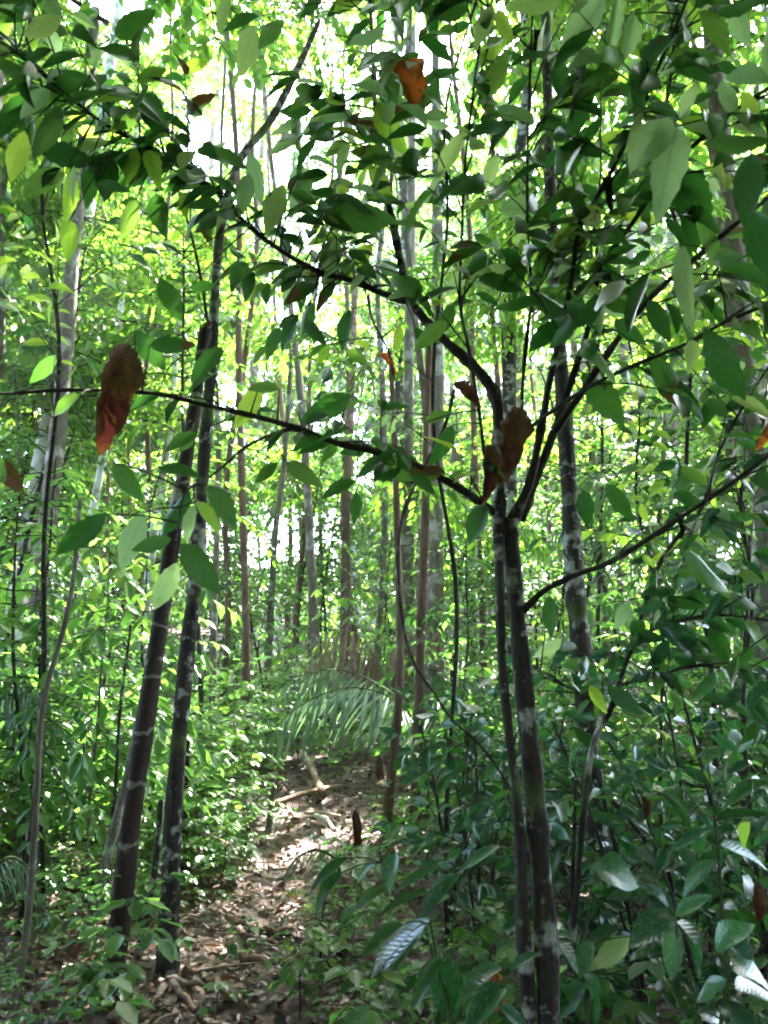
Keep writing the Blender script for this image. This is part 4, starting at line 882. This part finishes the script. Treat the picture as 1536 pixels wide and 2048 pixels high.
# glossy shrubs of the dark right hand thicket
def glossy_shrub(label, foot, H, n, leaf, wid, limit=60):
    q = P(*foot); b = Vector((q.x, q.y, hgt(q.x, q.y))); T = LeafyTree('glossy_shrub', b, label, 'shrub')
    for k in range(3):
        a = rnd.uniform(0, 6.28); c = [b, b + Vector((math.cos(a) * wid * .2, math.sin(a) * wid * .2, H * .35)), b + Vector((math.cos(a) * wid * .5, math.sin(a) * wid * .4, H * .7)), b + Vector((math.cos(a) * wid * .9, math.sin(a) * wid * .6, H))]
        s = spline(c, 5); mb = MB(); mb.tube([v - b for v in s], [.011, .008, .005], 6, rough=.1); T.br.append({'pts': s, 'mb': mb, 'name': 'stem', 'mat': M['twig'], 'leaves': []})
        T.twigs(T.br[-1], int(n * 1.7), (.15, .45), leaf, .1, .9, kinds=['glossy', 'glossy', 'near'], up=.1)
    T.finish(limit)
for lab, foot, H, n, lf, wd in [('dark glossy shrub behind the two black stems', (1130, 1900, 3.5), 1.1, 7, (.08, .12), .45), ('dark glossy shrub under the leaning sapling', (1300, 1850, 3.3), 1.25, 9, (.08, .13), .5),
        ('dark glossy shrub filling the right edge at mid height', (1500, 1800, 3.4), 1.3, 9, (.09, .14), .5), ('low glossy shrub in the lower right corner', (1440, 1980, 3.0), .8, 7, (.09, .14), .5),
        ('glossy bush left of the forked stems above the lance leaves', (960, 1850, 4.0), 1.2, 8, (.08, .12), .22), ('dark bush between the lichen trunk and the right edge', (1380, 1750, 4.4), 1.4, 9, (.08, .13), .7),
        ('dark low bush at the foot of the lichen trunk', (1230, 1960, 3.8), .7, 6, (.08, .12), .5), ('small glossy shrub with star shaped sprays beside the brown stem', (905, 1760, 4.8), 1.1, 7, (.09, .13), .2)]:
    glossy_shrub(lab, foot, H, n, lf, wd)
# small near plants on the left floor
SEEDL = ['in the bottom left corner', 'left of the reddish trunk foot', 'in the middle of the near trail', 'right at the foot of the reddish trunk', 'at the left edge above the corner', 'on the near trail past the mossy trunk', 'below the drooping lance leaves', 'on the right margin of the near trail',
         'in front of the streaked lance leaves', 'on the right margin where the trail bends', 'by the fallen log', 'left of the trail beyond the mossy trunk', 'between the two dark left trunks', 'at the very bottom right of the trail']
for k, (px, py, s) in enumerate([(60, 2000, .9), (150, 1900, .8), (430, 2040, .9), (215, 2020, 1.0), (90, 1880, .8), (480, 1960, .6), (700, 1960, 1.2), (640, 1990, 1.0), (760, 2030, 1.2), (690, 1880, 1.1), (140, 1790, .9), (440, 1800, .9), (300, 1860, .8), (600, 2040, .8)]):
    p = on_ground(px, py); root = empty('seedling', p, 'small green seedling on the litter ' + SEEDL[k], 'seedling', 'seedlings beside the near trail', rnd.uniform(0, 6)); root.scale = (s, s, s)
    ms, mf = SEED[k % 4]; child('stem', ms, root); child('foliage', mf, root)

# ------------------------------------------------------------------ palms
lv, lf_, luv = leaf_grid(7, .048, .012, .26, 0, 0, seed=1, shape=.7)
LEAFLET = np_mesh('leaflet', lv, lf_, np.zeros(len(lf_)), [M['palm']], luv); LEAFLET_D = np_mesh('leaflet', lv * np.array([.9, 1, 1.0]), lf_, np.zeros(len(lf_)), [M['straw']], luv)
def frond(root, base, pts, n, ln, me, mat, hang=.8, rad=.010, jit=.07):
    s = spline([P(*q) for q in pts], 8); mb = MB(); mb.tube([v - base for v in s], [rad, rad * .7, rad * .3], 6); o = mb.build('frond', mat, root); m = len(s)
    for k in range(n):
        t = .22 + .78 * k / n; i = min(m - 2, int(t * (m - 1))); f_ = t * (m - 1) - i; p = s[i].lerp(s[i + 1], f_); ax = (s[i + 1] - s[i]).normalized()
        side = ax.cross(Vector((0, 0, 1))).normalized()
        L = ln * math.sin(math.pi * min(.97, .22 + .72 * t)) * rnd.uniform(.9, 1.08)
        for sg in (1, -1):
            d = (side * sg * (1 - .45 * hang) + ax * .55 + Vector((rnd.uniform(-jit, jit), rnd.uniform(-jit, jit), -hang * rnd.uniform(.8, 1.1)))).normalized()
            child('leaflet', me, o, leaf_matrix(p - base, d, Vector((0, 0, 1)) * .6 + Vector((0, -.9, 0)) + side * sg * .3, L))
def palm(label, foot, fronds, n, ln, me=None, mat=None, hang=.8):
    q = P(*foot); b = Vector((q.x, q.y, hgt(q.x, q.y))); root = empty('palm', b, label, 'palm')
    mb = MB(); mb.tube([Vector((0, 0, -.05)), Vector((0, 0, .15)), Vector((0, 0, .35))], [.05, .04, .03], 8, rough=.1); mb.build('stem', M['barkbrown'], root)
    for f in fronds:
        f = [(b.x, b.y, b.z + .3)] and f; g = list(f); frond(root, b, g, n, ln, me or LEAFLET, mat or M['stemgreen'], hang, jit=.8 if me else .15)
palm('green palm with arching fronds over the end of the trail', (850, 1600, 7.6), [
    [(848, 1590, 7.6), (832, 1460, 7.4), (780, 1395, 7.2), (700, 1375, 7.0), (620, 1400, 6.8), (560, 1445, 6.7), (525, 1500, 6.6)],
    [(848, 1590, 7.6), (820, 1430, 7.7), (750, 1365, 7.8), (670, 1340, 7.9), (590, 1355, 8.0), (530, 1400, 8.1)],
    [(850, 1590, 7.6), (862, 1440, 7.5), (900, 1370, 7.4), (960, 1360, 7.3), (1010, 1400, 7.2)]], 26, .66)
palm('feathery palm with drooping fronds at the left edge', (-60, 1640, 5.6), [
    [(-60, 1620, 5.6), (-30, 1480, 5.5), (30, 1425, 5.4), (100, 1440, 5.3), (160, 1490, 5.2), (200, 1560, 5.1)],
    [(-60, 1620, 5.6), (-60, 1450, 5.4), (0, 1380, 5.3), (50, 1370, 5.2), (95, 1400, 5.1)]], 20, .5)
palm('small feathery palm low at the left edge', (-40, 1900, 4.0), [[(-40, 1890, 4.0), (-20, 1760, 4.0), (20, 1715, 4.0), (60, 1745, 4.0), (80, 1840, 4.0)]], 18, .22)
palm('distant feathery palm behind the lichen trunk', (1330, 1350, 8.6), [
    [(1330, 1330, 8.6), (1300, 1120, 8.6), (1260, 1020, 8.5), (1200, 980, 8.4), (1140, 1000, 8.3)],
    [(1330, 1330, 8.6), (1290, 1150, 8.6), (1200, 1060, 8.5), (1120, 1060, 8.4), (1060, 1110, 8.3)],
    [(1330, 1330, 8.6), (1350, 1150, 8.6), (1400, 1050, 8.5), (1470, 1030, 8.4)]], 24, .6)
palm('tiny palm seedling with a pale frond beside the trail', (690, 1790, 4.4), [[(690, 1785, 4.4), (670, 1720, 4.4), (630, 1700, 4.4), (590, 1720, 4.4), (565, 1760, 4.4)]], 16, .17)
palm('dead brown palm fronds hanging behind the green palm', (760, 1480, 9.2), [
    [(762, 1450, 9.2), (760, 1330, 9.2), (720, 1270, 9.2), (660, 1262, 9.2), (600, 1290, 9.2)],
    [(762, 1450, 9.2), (775, 1320, 9.2), (810, 1265, 9.2), (860, 1262, 9.2), (910, 1300, 9.2)],
    [(762, 1450, 9.2), (740, 1330, 9.1), (700, 1300, 9.0), (640, 1310, 8.9), (590, 1350, 8.9)]], 14, .7, LEAFLET_D, M['straw'], hang=2.4)
for k in range(13):
    px, py = rnd.uniform(585, 930), rnd.uniform(1330, 1400); l = rnd.uniform(60, 120); dp = rnd.uniform(8.6, 9.8); dx = rnd.uniform(-26, 26)
    stick('dry_stem', [P(px, py, dp), P(px + dx * .4, py - l * .5, dp), P(px + dx, py - l, dp)], [.012, .010, .007], rnd.choice([M['straw'], M['deadwood'], M['straw']]), 'pale dry stem in the tangle of dead fronds behind the green palm', 'dead stem', 'dry stems in the dead frond tangle')

# ------------------------------------------------------------------ labels that single each tree and sapling of the thicket out
MARKS = [(20, 1250, 'at the left edge'), (110, 800, 'by the white barked tree'), (300, 1350, 'behind the reddish leaning trunk'), (420, 1200, 'behind the mossy black trunk'),
         (590, 1500, 'at the far end of the trail'), (560, 950, 'beyond the long low branch'), (700, 1300, 'round the dead palm fronds'), (800, 1450, 'beside the dark brown stem'),
         (930, 1350, 'left of the forked stems'), (1080, 1300, 'behind the forked stems'), (1160, 1100, 'behind the lichen trunk'), (1260, 1000, 'by the distant feathery palm'),
         (1380, 1200, 'beyond the leaning sapling'), (1520, 1100, 'at the right edge'), (1300, 1600, 'under the slanting black stem'), (200, 1650, 'left of the reddish trunk foot')]
ORD = ['', 'second', 'third', 'fourth', 'fifth', 'sixth', 'seventh', 'eighth', 'ninth', 'tenth']
def look(o):
    for c in o.children:
        if c.name.startswith('foliage'):
            k = [m[1].name for m in SAP].index(c.data.name)
            return ['small fine leaved', 'branchy', 'low short', 'tall thin', 'long leaved drooping', 'very tall', 'large leaved drooping', 'tallest pale green'][k]
        if c.name.startswith('trunk'):
            return ['grey stemmed', 'straight grey', 'brown stemmed', 'thick grey', 'dark stemmed', 'thin grey', 'stout grey', 'very thin brown'][[m.name for m in TRM].index(c.data.name)]
by = {}
bpy.context.view_layer.update()
for o in list(COL.objects):
    g = o.get('group')
    if g in ('saplings of the thicket', 'slim trees of the near wood', 'leafy trees of the middle wood', 'far trees at the back of the wood'):
        p = o.location; x, y, d = pix(p + Vector((0, 0, 1.2))); mk = min(MARKS, key=lambda m: abs(m[0] - x) + .15 * abs(m[1] - y))[2]
        dist = {'s': ('near', 'distant')[p.y > 10.5] if 'sapling' in g else '', 'l': '', 'f': ''}.get('s' if 'sapling' in g else 'l')
        by.setdefault(f"{dist} {look(o)} {'sapling' if 'sapling' in g else {'s': 'tree of the near wood', 'l': 'tree farther back', 'f': 'tree at the very back'}[g[0]]} {mk}".strip(), []).append((x, o))
for lab, r in by.items():
    r.sort(key=lambda q: q[0])
    for k, (x, o) in enumerate(r):
        o['label'] = lab if len(r) == 1 else (f"{'leftmost' if k == 0 else 'rightmost' if k == len(r) - 1 else ORD[k] + ' from left'} {lab}")

# ------------------------------------------------------------------ the damp air between the trees
hz = MB(); hx, hy0, hy1, hz0, hz1 = 410, -410, 610, -1.0, 42
hz.v = [Vector((x, y, z)) for z in (hz0 - 1, hz1) for y in (hy0, hy1) for x in (-hx, hx)]
hz.f = [(0, 2, 3, 1), (4, 5, 7, 6), (0, 1, 5, 4), (2, 6, 7, 3), (0, 4, 6, 2), (1, 3, 7, 5)]
m, t, out = newmat('damp_air'); pv = t.nodes.new('ShaderNodeVolumePrincipled'); pv.inputs['Color'].default_value = (.92, .97, 1, 1); pv.inputs['Density'].default_value = .0014; pv.inputs['Anisotropy'].default_value = .2
t.links.new(pv.outputs[0], out.inputs[1])
o = hz.build('haze', m); o['kind'] = 'stuff'
